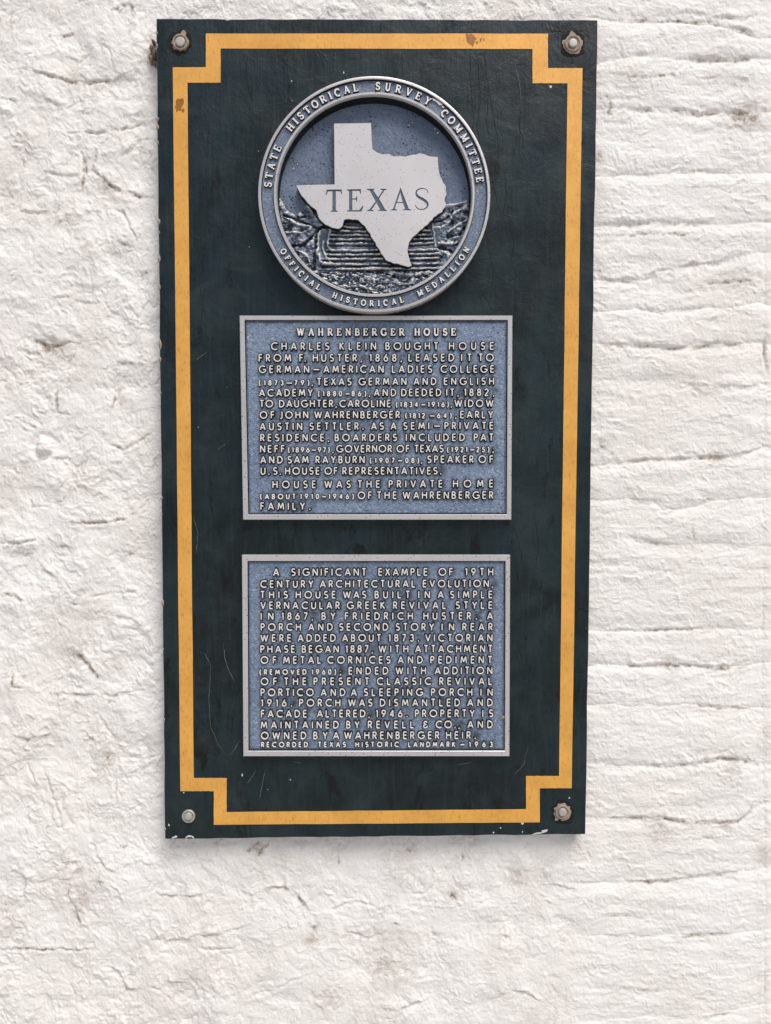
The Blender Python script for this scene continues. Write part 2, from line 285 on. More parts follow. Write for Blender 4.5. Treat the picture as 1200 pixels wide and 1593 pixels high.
# kind l = ledge (upper side proud), g = groove; strength in mm; dirt 0..1
FEAT = [
 (A1,'l',3.4,.45,[(40,340),(150,345),(250,370),(340,400),(430,405),(560,395),(700,335)]), (A1,'l',2.6,.5,[(230,180),(300,175),(380,160)]),
 (A1,'g',1.6,.1,[(480,215),(540,250),(555,320)]), (A1,'l',3,.3,[(0,485),(50,485),(90,500)]), (A1,'l',2.2,.1,[(220,490),(300,520),(320,560)]),
 (A1,'l',1.6,.1,[(360,555),(440,565),(510,545)]), (A1,'g',1.8,.35,[(320,655),(500,655),(640,640),(780,600)]), (A1,'g',2,.2,[(0,680),(60,700),(120,710)]),
 (A1,'g',3.2,.35,[(400,745),(415,800),(420,860),(400,950)]), (A1,'l',3.0,.45,[(490,740),(460,830),(530,900),(600,940),(700,975),(775,965)]),
 (A1,'l',2.4,.2,[(320,745),(400,765)]), (A1,'l',1.8,.1,[(200,850),(300,860),(400,860)]), (A1,'l',2.2,.15,[(90,1045),(160,1050),(250,1040)]),
 (A1,'l',2.2,.15,[(400,1045),(490,1045)]), (A1,'g',2.4,.15,[(560,1030),(610,1060),(650,1130),(690,1220)]), (A1,'g',1.6,.05,[(150,1150),(170,1240),(165,1320)]),
 (A1,'g',1.4,.05,[(340,1130),(350,1230)]), (A1,'g',1.8,.3,[(150,1355),(220,1355)]), (A1,'l',2.2,.15,[(240,1470),(340,1475),(420,1500),(500,1500)]),
 (A1,'g',2.0,.1,[(520,1500),(550,1550),(600,1560)]), (A1,'l',2.4,.2,[(560,1190),(620,1210),(680,1240)]), (A1,'g',1.6,.1,[(30,50),(40,20),(60,0)]),
 (A1,'l',1.8,.1,[(90,220),(150,215),(170,235)]), (A1,'g',1.8,.1,[(10,270),(35,320),(45,350)]), (A1,'l',1.8,.25,[(690,1360),(770,1330)]),
 (A1,'g',2.2,.4,[(745,180),(755,260),(735,330)]), (A1,'l',1.6,.4,[(540,60),(650,20),(670,90),(655,180)]), (A1,'g',1.4,.1,[(320,80),(350,30),(420,0)]),
 (A1,'l',2.0,.1,[(170,1290),(230,1330)]), (A1,'l',2.0,.1,[(600,780),(700,690),(780,690)]), (A1,'g',1.6,.2,[(740,740),(745,820),(775,880)]),
 (A2,'l',3.0,.7,[(150,75),(240,118),(330,105),(420,100)]), (A2,'l',2.0,.2,[(80,130),(190,165),(220,215),(260,200)]), (A2,'g',2.2,.4,[(280,330),(280,450),(350,470)]),
 (A2,'l',2.0,.25,[(570,195),(640,205),(680,215)]), (A2,'l',2.0,.25,[(560,250),(610,275),(660,265)]), (A2,'g',1.8,.5,[(620,320),(570,370),(550,440)]),
 (A2,'l',2.0,.2,[(590,390),(620,430),(670,450)]), (A2,'l',2.0,.3,[(170,640),(200,680),(260,672),(350,675)]), (A2,'g',1.8,.25,[(530,605),(620,635),(700,590),(770,540)]),
 (A2,'g',2.2,.2,[(100,490),(180,530)]), (A2,'g',2.4,.25,[(130,860),(160,920),(250,920)]), (A2,'g',2.6,.5,[(300,1000),(390,1000),(480,1000),(560,995),(640,975),(730,900)]),
 (A2,'g',3.0,.5,[(0,1095),(100,1100),(190,1085)]), (A2,'l',2.4,.3,[(220,1060),(270,1110),(360,1115)]), (A2,'l',2.6,.2,[(180,1180),(210,1220),(260,1265),(300,1270)]),
 (A2,'g',2.8,.35,[(0,1200),(40,1250)]), (A2,'l',3.0,.4,[(0,1335),(70,1355),(120,1385)]), (A2,'g',2.0,.1,[(130,1270),(155,1290),(150,1350)]),
 (A2,'g',1.6,.3,[(330,1395),(440,1415)]), (A2,'g',1.4,.15,[(440,1360),(560,1355),(700,1330)]), (A2,'l',2.0,.3,[(560,1460),(640,1470),(710,1500)]),
 (A2,'l',1.8,.3,[(380,1320),(430,1330)]), (A2,'g',1.6,.15,[(330,340),(345,200),(380,150)]), (A2,'g',1.8,.3,[(750,740),(780,680)]), (A2,'l',1.6,.1,[(300,840),(330,900),(350,820)]),
 (A2,'l',2.0,.2,[(600,1135),(680,1160)]), (A2,'g',1.6,.1,[(10,210),(60,260),(80,300)]), (A2,'g',1.6,.1,[(190,260),(210,340)]),
 (A3,'l',2.8,.7,[(300,45),(340,50),(390,110),(420,170)]), (A3,'l',2.6,.3,[(200,210),(340,215),(460,220),(570,200)]), (A3,'l',1.8,.35,[(420,240),(470,245),(430,270)]),
 (A3,'g',1.8,.2,[(410,300),(440,360),(480,400)]), (A3,'l',2.6,.35,[(60,385),(120,400),(220,380)]), (A3,'l',2.0,.3,[(350,380),(400,405)]),
 (A3,'g',2.4,.6,[(440,480),(455,510)]), (A3,'g',1.4,.2,[(530,480),(600,490),(680,470)]), (A3,'g',1.8,.1,[(100,480),(150,600),(190,700)]), (A3,'g',1.8,.1,[(180,520),(220,640),(270,800)]),
 (A3,'g',1.6,.1,[(370,520),(420,570)]), (A3,'g',1.8,.2,[(480,560),(490,700)]), (A3,'l',1.8,.2,[(200,915),(420,920),(480,960),(560,915),(640,925),(700,945)]),
 (A3,'l',2.6,.35,[(215,985),(300,985),(290,1060),(330,1140),(345,1220)]), (A3,'l',1.8,.3,[(370,990),(450,990)]), (A3,'l',2.4,.2,[(640,1050),(760,1060),(850,1050)]),
 (A3,'l',2.0,.3,[(1000,1040),(1075,1060)]), (A3,'g',2.0,.45,[(0,1285),(200,1285),(400,1280)]), (A3,'l',1.8,.2,[(600,1240),(750,1240),(900,1215),(1075,1180)]),
 (A3,'l',2.6,.25,[(450,1350),(500,1380),(535,1450),(600,1440)]), (A3,'g',2.0,.2,[(620,1430),(670,1450),(720,1500)]), (A3,'l',2.0,.2,[(680,1415),(800,1425)]),
 (A3,'g',1.8,.2,[(800,1280),(900,1285),(1000,1275)]), (A3,'g',1.8,.1,[(540,1320),(600,1360)]), (A3,'g',2.2,.3,[(60,120),(50,180),(100,190)]), (A3,'g',1.8,.2,[(380,820),(410,900),(440,940)]),
 (A3,'l',1.6,.6,[(1030,870),(1075,830)]), (A3,'g',1.8,.5,[(500,850),(530,860)]), (A3,'l',1.8,.1,[(30,930),(110,980),(100,1090)]), (A3,'g',1.6,.2,[(1010,1500),(1075,1460)]),
 (A4,'l',2.4,.35,[(0,250),(100,235),(150,270),(190,320),(225,345)]), (A4,'l',2.4,.15,[(330,405),(420,435),(490,395)]), (A4,'g',1.4,.1,[(270,330),(330,310),(390,300),(460,325)]),
 (A4,'l',3.0,.9,[(720,265),(745,275)]), (A4,'g',1.6,.2,[(700,230),(720,240)]), (A4,'g',1.8,.05,[(570,265),(620,265),(670,225)]), (A4,'l',2.4,.3,[(870,425),(910,415),(950,430)]),
 (A4,'l',2.4,.15,[(880,670),(930,620),(1000,630),(1060,665)]), (A4,'g',1.8,.15,[(200,700),(280,680)]), (A4,'l',1.8,.2,[(460,685),(530,695),(600,665),(680,660)]),
 (A4,'g',1.8,.1,[(350,690),(400,660)]), (A4,'g',1.6,.1,[(0,635),(60,630),(130,590),(190,570)]), (A4,'l',1.8,.1,[(1040,245),(1090,230),(1200,250)]), (A4,'g',1.8,.2,[(110,180),(170,180)]),
 (A4,'l',2.0,.4,[(510,365),(540,385)]), (A4,'l',2.0,.3,[(650,410),(690,415)]), (A4,'g',1.6,.05,[(780,490),(810,540)]), (A4,'g',2.2,.5,[(300,120),(310,160)]),
 (A4,'g',1.4,.5,[(540,100),(600,115)]), (A4,'g',1.2,.05,[(560,590),(660,570)]), (A4,'l',1.4,.05,[(500,440),(540,430),(570,470)]), (A4,'g',2.0,.6,[(760,110),(770,140)]),
 (A4,'g',2.0,.6,[(5,120),(30,90),(50,65)]),
 (B1,'g',1.0,.4,[(120,35),(180,70),(210,100),(350,105),(500,110),(650,112),(780,140),(910,185)]), (B1,'l',2.8,.15,[(450,70),(550,65),(700,85),(820,95),(900,60)]),
 (B1,'l',2.4,.15,[(280,275),(350,265),(420,250)]), (B1,'l',3.4,.3,[(540,295),(650,290),(750,300),(870,285)]), (B1,'g',.9,.45,[(120,370),(300,385),(420,380),(540,375),(640,390),(750,360)]),
 (B1,'l',3.2,.35,[(240,550),(400,535),(600,560),(700,550),(830,560),(910,560)]), (B1,'g',1.2,.5,[(750,590),(900,590)]), (B1,'l',1.6,.2,[(140,870),(300,860),(450,850),(560,845),(850,845)]),
 (B1,'l',1.8,.1,[(350,1030),(450,1020)]), (B1,'l',2.8,.2,[(100,1120),(350,1100),(600,1110),(720,1105)]), (B1,'g',.8,.35,[(110,1170),(350,1160),(600,1165)]),
 (B1,'l',3.4,.25,[(100,1390),(300,1390),(420,1345),(560,1310),(700,1300),(760,1270)]), (B1,'l',1.8,.15,[(290,1530),(400,1545),(560,1530),(650,1515)]),
 (B1,'g',1.6,.5,[(130,470),(155,500),(150,580)]), (B1,'g',1.6,.3,[(200,200),(225,320)]), (B1,'l',1.2,.1,[(750,390),(840,395)]), (B1,'g',1.2,.3,[(170,0),(180,40)]), (B1,'g',1.4,.5,[(100,760),(115,790)]),
 (B1,'l',2.0,.3,[(700,140),(780,140),(900,180)]), (B1,'g',1.0,.3,[(600,1400),(750,1400),(870,1385)]),
 (B2,'l',3.4,.3,[(100,110),(250,120),(370,120),(450,135),(560,130),(700,110),(830,115)]), (B2,'l',1.8,.15,[(490,295),(600,315),(720,320),(830,330),(880,320),(915,330)]),
 (B2,'l',1.6,.15,[(850,385),(930,385)]), (B2,'g',1.6,.25,[(920,80),(930,180),(940,270)]), (B2,'l',3.4,.35,[(200,705),(320,685),(500,680),(650,670),(700,675),(800,660),(920,620)]),
 (B2,'g',1.8,.3,[(100,600),(130,640),(180,670)]), (B2,'l',1.6,.15,[(250,880),(370,900)]), (B2,'l',2.4,.2,[(350,930),(420,945),(500,935)]), (B2,'l',2.0,.3,[(610,870),(680,885)]),
 (B2,'l',1.4,.2,[(690,910),(820,890)]), (B2,'l',1.4,.15,[(220,1060),(380,1100),(500,1100)]), (B2,'g',1.2,.25,[(560,1000),(575,1130)]), (B2,'l',1.4,.2,[(90,1170),(180,1190)]),
 (B2,'g',2.2,.35,[(150,1535),(330,1540),(480,1530),(640,1530)]), (B2,'g',2.0,.7,[(85,345),(105,375)]), (B2,'g',1.2,.2,[(100,950),(160,960)]),
 (B3,'l',2.8,.35,[(340,30),(350,95),(400,100),(480,90),(540,95),(620,95),(740,105),(860,95)]), (B3,'g',1.4,.3,[(600,255),(690,270),(840,275)]),
 (B3,'l',3.2,.4,[(410,515),(540,510),(620,500),(740,480),(860,495),(900,520)]), (B3,'l',3.4,.45,[(250,733),(400,730),(500,730),(580,745),(700,750),(800,745),(840,720),(870,660)]),
 (B3,'l',2.6,.35,[(330,1000),(500,995),(640,975),(750,965),(810,955)]), (B3,'l',2.6,.4,[(520,1230),(620,1220),(700,1215),(780,1220)]), (B3,'l',1.6,.15,[(200,1220),(330,1228),(450,1225)]),
 (B3,'l',1.6,.2,[(200,1130),(420,1140)]), (B3,'l',1.6,.2,[(300,1440),(480,1450)]), (B3,'l',1.6,.15,[(590,1480),(700,1460)]), (B3,'l',1.6,.15,[(500,1570),(680,1560),(820,1530)]),
 (B3,'l',1.4,.1,[(130,870),(200,880)]), (B3,'g',1.0,.15,[(640,815),(780,815)]), (B3,'g',1.6,.2,[(185,655),(250,700)]), (B3,'g',1.2,.1,[(830,850),(790,890)]),
 (((0, 0), 1),'g',.7,.04,[(1189,0),(1191,400),(1189,800),(1188,1130),(1193,1450),(1187,1593)]), (((0, 0), 1),'g',.8,.12,[(1190,1440),(1193,1593)]),
]
# round smears of grime on the paint (photo px, radius mm, strength)
GRIME = [(115,118,14,.45),(75,538,12,.6),(92,545,22,.3),(120,1018,16,.5),(168,1180,10,.6),(485,1460,14,.55),(490,1442,6,.7),(706,1392,13,.55),(400,1318,14,.5),(640,1322,18,.25),
 (600,1500,18,.3),(510,1550,26,.28),(805,1362,16,.3),(1130,92,40,.10),(1165,178,22,.35),(1158,185,20,.3),(1115,712,12,.45),(1045,1036,12,.5),(1140,1195,18,.4),(1025,1294,20,.35),(1132,1283,10,.45),
 (238,90,12,.8),(244,150,12,.3),(166,292,16,.4),(80,20,16,.2),(985,125,28,.2),(1140,435,26,.25),(1190,1330,16,.35),(130,1395,12,.4),(122,1420,10,.4),(30,855,16,.3),(730,1300,40,.22),(900,1310,22,.25),
 (500,1312,60,.12),(1010,370,30,.1),(100,850,14,.2),(190,620,10,.3),(940,690,12,.3),(930,245,10,.4),(380,1245,1,.0),(1195,1140,12,.35),(95,345,30,.12),(15,1440,20,.2),(180,1030,18,.2)]
def axis(lo, a, b, hi, fine, coarse):
    return np.concatenate([np.arange(lo, a, coarse), np.arange(a, b, fine), np.arange(b, hi, coarse)])
def flank(a, b, n, g=1.09):
    w = g ** np.arange(n); c = np.concatenate([[0], np.cumsum(w)]); return a + (b - a) * c / c[-1]
gx = np.concatenate([flank(-.64, -2.6, 70)[:0:-1], np.arange(-.64, .64, .0015), flank(.64, 2.6, 70)])
gz = np.concatenate([flank(-1.0, -1.752, 50)[:0:-1], np.arange(-1.0, .77, .0015), flank(.77, 2.4, 65)])
GX, GZ = np.meshgrid(gx, gz)
# right-hand courses: boundaries between the painted-over stones
CB = [[(930,25),(965,33),(1105,36),(1180,58)],[(930,98),(985,88),(1075,91),(1105,93),(1175,90)],[(930,172),(1025,168),(1090,176),(1185,176)],
 [(925,272),(1000,270),(1075,265),(1185,265)],[(922,351),(1010,345),(1090,348),(1185,346)],[(922,436),(995,436),(1032,422),(1076,411),(1120,408),(1185,392)],
 [(922,484),(990,480),(1025,485),(1075,480),(1185,472)],[(918,534),(980,537),(1040,542),(1120,534),(1185,536)],[(918,590),(1055,592),(1090,599),(1190,602)],
 [(915,724),(960,721),(1000,715),(1057,713),(1104,710),(1150,707),(1190,695)],[(912,778),(978,776),(1015,782),(1030,795),(1057,793),(1110,778),(1190,776)],
 [(912,832),(970,832),(1020,845),(1060,845),(1190,850)],[(910,982),(1000,983),(1100,980),(1190,980)],[(910,1036),(1000,1037),(1050,1035),(1125,1039),(1190,1035)],
 [(908,1096),(1075,1095),(1160,1102),(1190,1102)],[(905,1190),(1003,1192),(1050,1190),(1125,1179),(1190,1190)],[(905,1273),(1000,1272),(1070,1278),(1150,1277),(1190,1250)],
 [(905,1374),(973,1372),(1036,1370),(1130,1359),(1190,1352)],[(905,1456),(1000,1458),(1080,1454),(1140,1454),(1190,1450)],[(905,1590),(1036,1584),(1103,1581),(1190,1568)]]
BZ = []
for c in CB:
    pp = np.array(c, float); w = P(pp[:, 0], pp[:, 1], WY); BZ.append(np.interp(gx, w[:, 0], w[:, 2]))
BZ = np.array(BZ)
def wall_height():
    x = GX * 1000; z = GZ * 1000                                   # mm
    wx = x + 9 * fbm(x, z, 45, 3, seed=3) + 2.5 * fbm(x, z, 12, 2, seed=4); wz = z + 9 * fbm(x, z, 45, 3, seed=5) + 2.5 * fbm(x, z, 12, 2, seed=6)
    rgt = sstep(300, 350, x); low = sstep(-480, -560, z)
    rough = (1 - rgt) * (1 - .25 * low * sstep(-330, -200, x))
    h = 3.5 * fbm(x, z, 190, 3, seed=1) * (1 - .4 * rgt)
    # rubble side: lumps, creases, torn plaster terraces
    lum = fbm(wx, wz, 52, 5, .52, seed=8)
    t = fbm(wx, wz, 80, 4, .5, seed=12) * 3.2; fr = t - np.floor(t)
    terr = np.floor(t) + sstep(0.84, 1.0, fr)
    cr = (1 - np.clip(np.abs(fbm(wx, wz, 60, 3, .55, seed=15)) * 3.0, 0, 1)) ** 4
    msk = sstep(-.25, .35, fbm(x, z, 90, 2, seed=21))
    h += rough * (1.7 * lum + 2.0 * fbm(wx, wz, 95, 3, .45, seed=9) + .85 * terr * (.15 + .85 * msk) - .45 * cr * msk)
    cr2 = (1 - np.clip(np.abs(fbm(wx, wz, 26, 3, .6, seed=35)) * 3.4, 0, 1)) ** 3
    t3 = fbm(wx, wz, 24, 3, .55, seed=37) * 2.4; f3 = t3 - np.floor(t3); pm = sstep(.0, .35, fbm(x, z, 75, 3, seed=38))
    h += (rough + .15) * pm * .42 * (np.floor(t3) + sstep(.8, 1, f3))
    h += rough * (-.18 * cr2 * sstep(-.3, .2, fbm(x, z, 70, 2, seed=36)))
    # brick side: soft horizontal drag marks and beads of thick paint
    h += rgt * (1.0 * fbm(x + 6 * fbm(x, z, 30, 2, seed=30), z, 90, 4, .5, seed=31, ay=3.4) + .28 * sstep(-.3, .4, fbm(x, z, 80, 2, seed=39)) * fbm(x, z, 28, 3, .55, seed=32, ay=3.0))
    t2 = fbm(x, wz, 95, 3, .5, seed=33, ay=3.0) * 2.2; f2 = t2 - np.floor(t2); h += rgt * .5 * (np.floor(t2) + sstep(.7, 1, f2))
    bead = np.clip(fbm(wx, wz, 9, 2, .5, seed=40), .12, 1) - .12; bm = sstep(-.05, .35, fbm(x, z, 60, 2, seed=41))
    h += bead * bm * (1.9 * rough + 1.5 * rgt)
    h += (.34 * rough + .16 * rgt + .12) * sstep(-.5, .4, fbm(x, z, 65, 3, seed=51)) * 1.3 * fbm(wx, wz, 11, 3, .6, seed=50) + .16 * fbm(x, z, 6.5, 2, .6, seed=53)
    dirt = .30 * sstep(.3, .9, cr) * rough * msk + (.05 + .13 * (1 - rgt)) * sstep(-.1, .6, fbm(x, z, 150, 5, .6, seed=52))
    # individual ledges, cracks and scars read from the wall
    ex = x + 2.2 * fbm(x, z, 16, 3, .6, seed=60); ez = z + 2.2 * fbm(x, z, 16, 3, .6, seed=61)
    for (off, k), kind, a, d, pts in FEAT:
        pp = np.array(Z(off, k, pts)); w = P(pp[:, 0], pp[:, 1], WY); q = np.stack([w[:, 0], w[:, 2]], 1) * 1000
        lo = q.min(0) - 34; hi = q.max(0) + 34
        i0, i1 = np.searchsorted(gx * 1000, [lo[0], hi[0]]); j0, j1 = np.searchsorted(gz * 1000, [lo[1], hi[1]])
        sl = (slice(j0, j1), slice(i0, i1))
        dd, sd, tt = polydist(ex[sl], ez[sl], q)
        tp = np.clip(np.minimum(tt, 1 - tt) * 5, 0, 1) ** .7 * np.clip(.80 + .9 * fbm(x[sl], z[sl], 26, 3, .6, seed=70), .12, 1.3)
        s = dd * sd; q_len = np.hypot(*np.diff(q, axis=0).T).sum(); a = a * min(1, max(.45, q_len / 60)); r_ = float(sstep(300, 330, q[:, 0].mean()))
        wv = (.45 + .75 * np.clip(tp, 0, 1)) * (1 + .35 * fbm(x[sl], z[sl], 18, 2, seed=71)); dn = dd / wv
        if kind == 'l':
            h[sl] += (.74 + .03 * r_) * a * tp * (np.exp(-np.clip(s, 0, None) / (10 + 5 * r_)) * (s > 0) - 1.05 * np.exp(np.clip(s, None, 0) / (5.5 + 3 * r_) / wv) * (s <= 0)) * (1 - np.exp(-(dn / (1.1 + 1.3 * r_)) ** 2)) * np.exp(-(dd / 26) ** 2) - .22 * a * tp * np.exp(-(dn / 2.4) ** 2)
        else:
            h[sl] += .85 * a * tp * (-np.exp(-(dn / (2.0 + .8 * r_)) ** 2) + .42 * np.exp(-((dd - 5.5) / 4) ** 2))
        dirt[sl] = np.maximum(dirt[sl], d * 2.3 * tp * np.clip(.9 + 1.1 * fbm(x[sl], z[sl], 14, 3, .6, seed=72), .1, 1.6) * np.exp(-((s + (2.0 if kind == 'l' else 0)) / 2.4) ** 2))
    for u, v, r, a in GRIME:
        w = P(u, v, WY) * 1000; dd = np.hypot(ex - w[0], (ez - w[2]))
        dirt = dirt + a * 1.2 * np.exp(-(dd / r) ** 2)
    w = P(69, 693, WY) * 1000; dd = np.hypot(ex - w[0], ez - w[2]); h += 7.5 * np.exp(-(dd / 12) ** 4) - 2.5 * np.exp(-((dd - 17) / 5) ** 2)
    # far right: the masonry turns back slightly behind a vertical seam
    # each painted-over course on the right bulges a little between its joints
    for k in range(len(BZ) - 1):
        t_ = (BZ[k][None] - z / 1000 + .004 * fbm(x, z, 50, 2, seed=83)) / (BZ[k] - BZ[k + 1])[None]; m_ = (t_ >= 0) & (t_ < 1)
        h = h + m_ * rgt * (2.2 + .9 * math.sin(k * 2.3)) * (1 - np.abs(2 * t_ - 1) ** 3.5 - .5)
    h -= 3.0 * sstep(P(1155, 800, WY)[0] * 1000, P(1196, 800, WY)[0] * 1000, x)
    # behind the board the render is flatter
    tl, br = P(243, 28, 0) * 1000, P(925, 1303, 0) * 1000
    ins = sstep(-14, 4, np.minimum(np.minimum(x - tl[0], br[0] - x), np.minimum(tl[2] - z, z - br[2])))
    h = h * (1 - ins) + ins * np.minimum(h, 2.0)
    h = np.where(h > 12, 12 + (h - 12) * .3, h)
    return h / 1000, np.clip(dirt, 0, 1)
H, DIRT = wall_height()
VX = np.stack([GX, WY - H, GZ], -1)
dz, dx = np.gradient(H, gz, gx)
NRM = np.stack([-dx, -np.ones_like(H), -dz], -1); NRM /= np.linalg.norm(NRM, axis=-1, keepdims=True)
xc = (gx[1:] + gx[:-1]) / 2; zc = (gz[1:] + gz[:-1]) / 2
bz = []
for c in CB:
    pp = np.array(c, float); w = P(pp[:, 0], pp[:, 1], WY); bz.append(np.interp(xc, w[:, 0], w[:, 2]))
bz = np.array(bz)
XC, ZC = np.meshgrid(xc, zc)
wob = .0035 * fbm(XC * 1000, ZC * 1000, 40, 2, seed=80)
cell = np.zeros(XC.shape, int)
x0 = P(937, 600, WY)[0]; x1 = P(1172, 800, WY)[0]
for k in range(len(CB) - 1):
    e = .012 * np.clip(fbm(XC * 1000, ZC * 1000 + 400 * k, 60, 2, seed=81), -1, 1)
    ins = (ZC + wob < bz[k][None] - .0025) & (ZC + wob > bz[k + 1][None] + .0025) & (XC > x0 + .4 * e) & (XC < x1 + e)
    cell[ins] = k + 1
def patch(name, mask, parent, skirt):
    nz_, nx_ = mask.shape; J, I = np.nonzero(mask); w = nx_ + 1
    q = np.stack([J * w + I, J * w + I + 1, (J + 1) * w + I + 1, (J + 1) * w + I], 1)
    # boundary edges for the skirt
    pad = np.pad(mask, 1)
    bd = []
    for a, b, nb in ((0, 1, pad[:-2, 1:-1]), (1, 2, pad[1:-1, 2:]), (2, 3, pad[2:, 1:-1]), (3, 0, pad[1:-1, :-2])):
        sel = ~nb[J, I]; bd.append(np.stack([q[sel, a], q[sel, b]], 1))
    bd = np.concatenate(bd)
    used, inv = np.unique(q, return_inverse=True); inv = inv.reshape(q.shape)
    V = VX.reshape(-1, 3)[used]; Nn = NRM.reshape(-1, 3)[used]; D = DIRT.reshape(-1)[used]
    bu, binv = np.unique(bd, return_inverse=True); binv = binv.reshape(bd.shape)
    n0 = len(V); top = VX.reshape(-1, 3)[bu]; bot = top.copy(); bot[:, 1] = WY + skirt
    V = np.concatenate([V, top, bot]); Nn = np.concatenate([Nn, NRM.reshape(-1, 3)[bu], np.tile([0, -1., 0], (len(bu), 1))])
    D = np.concatenate([D, np.zeros(2 * len(bu))])
    a, b = binv[:, 0] + n0, binv[:, 1] + n0; m = len(bu)
    F = np.concatenate([inv, np.stack([b, a, a + m, b + m], 1)])
    me = bpy.data.meshes.new(name)
    me.vertices.add(len(V)); me.vertices.foreach_set('co', V.astype(np.float32).ravel())
    me.loops.add(F.size); me.loops.foreach_set('vertex_index', F.astype(np.int32).ravel())
    me.polygons.add(len(F)); me.polygons.foreach_set('loop_start', np.arange(0, F.size, 4, dtype=np.int32))
    me.polygons.foreach_set('use_smooth', np.ones(len(F), bool))
    me.update(calc_edges=True)
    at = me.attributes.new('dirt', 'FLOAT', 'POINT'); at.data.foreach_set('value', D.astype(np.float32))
    me.normals_split_custom_set_from_vertices(Nn.astype(np.float32))
    return link(name, me, [M_WALL], parent)
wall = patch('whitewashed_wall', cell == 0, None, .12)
wall['label'] = 'rough whitewashed masonry wall with painted-over stone courses behind the dark sign board'; wall['category'] = 'wall'
for k in range(1, len(CB)):
    if (cell == k).sum() > 50: patch('stone', cell == k, wall, .02)
# brown dried mud lump and beads of paint between wall and board edge
def lump(cx, cz, cy, rx, rz, ry, seed, vs, fs, n=10):
    rr = random.Random(seed); b = len(vs)
    for i in range(5):
        ph = i / 4 * PI / 2
        for j in range(n):
            th = 2 * PI * j / n; k = 1 + rr.uniform(-.22, .22)
            vs.append((cx + rx * math.cos(th) * math.cos(ph) * k, cy - ry * math.sin(ph) * (1 + rr.uniform(-.1, .1)), cz + rz * math.sin(th) * math.cos(ph) * k))
    for i in range(4):
        for j in range(n):
            fs.append((b + i * n + j, b + i * n + (j + 1) % n, b + (i + 1) * n + (j + 1) % n, b + (i + 1) * n + j))
vs, fs = [], []
for i, (u, v, a, b_) in enumerate([(239,66,2.5,4),(236,76,3,5),(241,84,3,8),(236,93,3.5,7),(241,100,2,4)]):
    p = P(u, v, .018); lump(p[0], p[2], .022, a / 1000, b_ / 1000, .012, i, vs, fs)
mud = link('mud_lump', mesh('mud_lump', vs, fs, smooth=True), [M_BROWN], wall)

# unseen ground in front of the wall, added to bounce light onto it
me = mesh('ground', [(-60, -60, -1.75), (60, -60, -1.75), (60, 3, -1.75), (-60, 3, -1.75)], [(0, 1, 2, 3)])
gr = link('ground', me, [M_GRND]); gr['kind'] = 'structure'

# ------------------------------------------------------------------ sign board
board = empty('sign_board', (0, .01, 0), 'dark green painted board with stepped gold border, bolted to the white wall', 'sign board')
def par(o, root): o.parent = root; o.matrix_parent_inverse = Matrix.Translation(-root.location); return o
bc = P([243.5, 930, 911, 257], [28.7, 31, 1298, 1305.4], 0)
def quad_at(q, s, t): return (q[0] * (1 - s) + q[1] * s) * (1 - t) + (q[3] * (1 - s) + q[2] * s) * t
def ring_prism(quad, prof, mats, nseg=24, jit=0.0):
    """prof: list of (inset m, y).  quad: four corners clockwise from top left"""
    c = quad.mean(0); vs = []; fs = []; mi = []
    edges = []
    for e in range(4):
        for k in range(nseg): edges.append((e, k / nseg))
    n = len(edges); rr = random.Random(3); jj = [rr.uniform(-jit, jit) for _ in edges]
    for inset, y in prof:
        q = quad.copy()
        ins = np.array([[1, -1], [-1, -1], [-1, 1], [1, 1]]) * inset
        q[:, 0] += ins[:, 0]; q[:, 2] += ins[:, 1]
        for i, (e, t) in enumerate(edges):
            p = q[e] * (1 - t) + q[(e + 1) % 4] * t; j = jj[i] if t > 0 else 0
            vs.append((p[0] + (j if e in (1, 3) else 0), y, p[2] + (j if e in (0, 2) else 0)))
    for r in range(len(prof) - 1):
        for i in range(n):
            fs.append((r * n + i, r * n + (i + 1) % n, (r + 1) * n + (i + 1) % n, (r + 1) * n + i)); mi.append(mats[r])
    return vs, fs, mi, n
vs, fs, mi, n = ring_prism(bc, [(0.002, .020), (0, .019), (0, .0012), (.0012, 0)], [0, 0, 0], 30, .0006)
fs.append(tuple(range(3 * n, 4 * n))); fs.append(tuple(range(n))[::-1])
par(link('panel', mesh('panel', vs, fs), [M_BOARD]), board)

# gold border: stepped-corner frame of paint, 0.5 mm proud
go = [(320.6,52.3),(852.6,52.6),(852.6,106),(906.4,106),(889.6,1226),(840,1226),(840,1279),(333,1283),(333,1230.6),(281,1230.6),(269.2,104.8),(320.6,104.8)]
gi = [(343.5,75.6),(828.6,76.4),(828.6,129.6),(883,129.6),(870,1207),(818.6,1207),(818.6,1258.6),(353,1263.3),(353,1210.2),(301.9,1210.2),(292,128.8),(343.5,128.8)]
def subdiv(pts, n=16, amp=.0):
    out = []; rr = random.Random(5)
    for i in range(len(pts)):
        a, b = np.array(pts[i]), np.array(pts[(i + 1) % len(pts)])
        for k in range(n):
            p = a * (1 - k / n) + b * k / n
            if k: p = p + np.array([rr.uniform(-amp, amp), rr.uniform(-amp, amp)])
            out.append(p)
    return np.array(out)
so, si = subdiv(go, 16, .25), subdiv(gi, 16, .25)
po, pi_ = P(so[:, 0], so[:, 1], 0), P(si[:, 0], si[:, 1], 0); n = len(po)
vs = [(p[0], y, p[2]) for arr, y in ((po, .0002), (po, -.0005), (pi_, -.0005), (pi_, .0002)) for p in arr]
fs = [(r * n + i, r * n + (i + 1) % n, (r + 1) * n + (i + 1) % n, (r + 1) * n + i) for r in range(3) for i in range(n)]
par(link('gold_border', mesh('gold_border', vs, fs), [M_GOLD]), board)

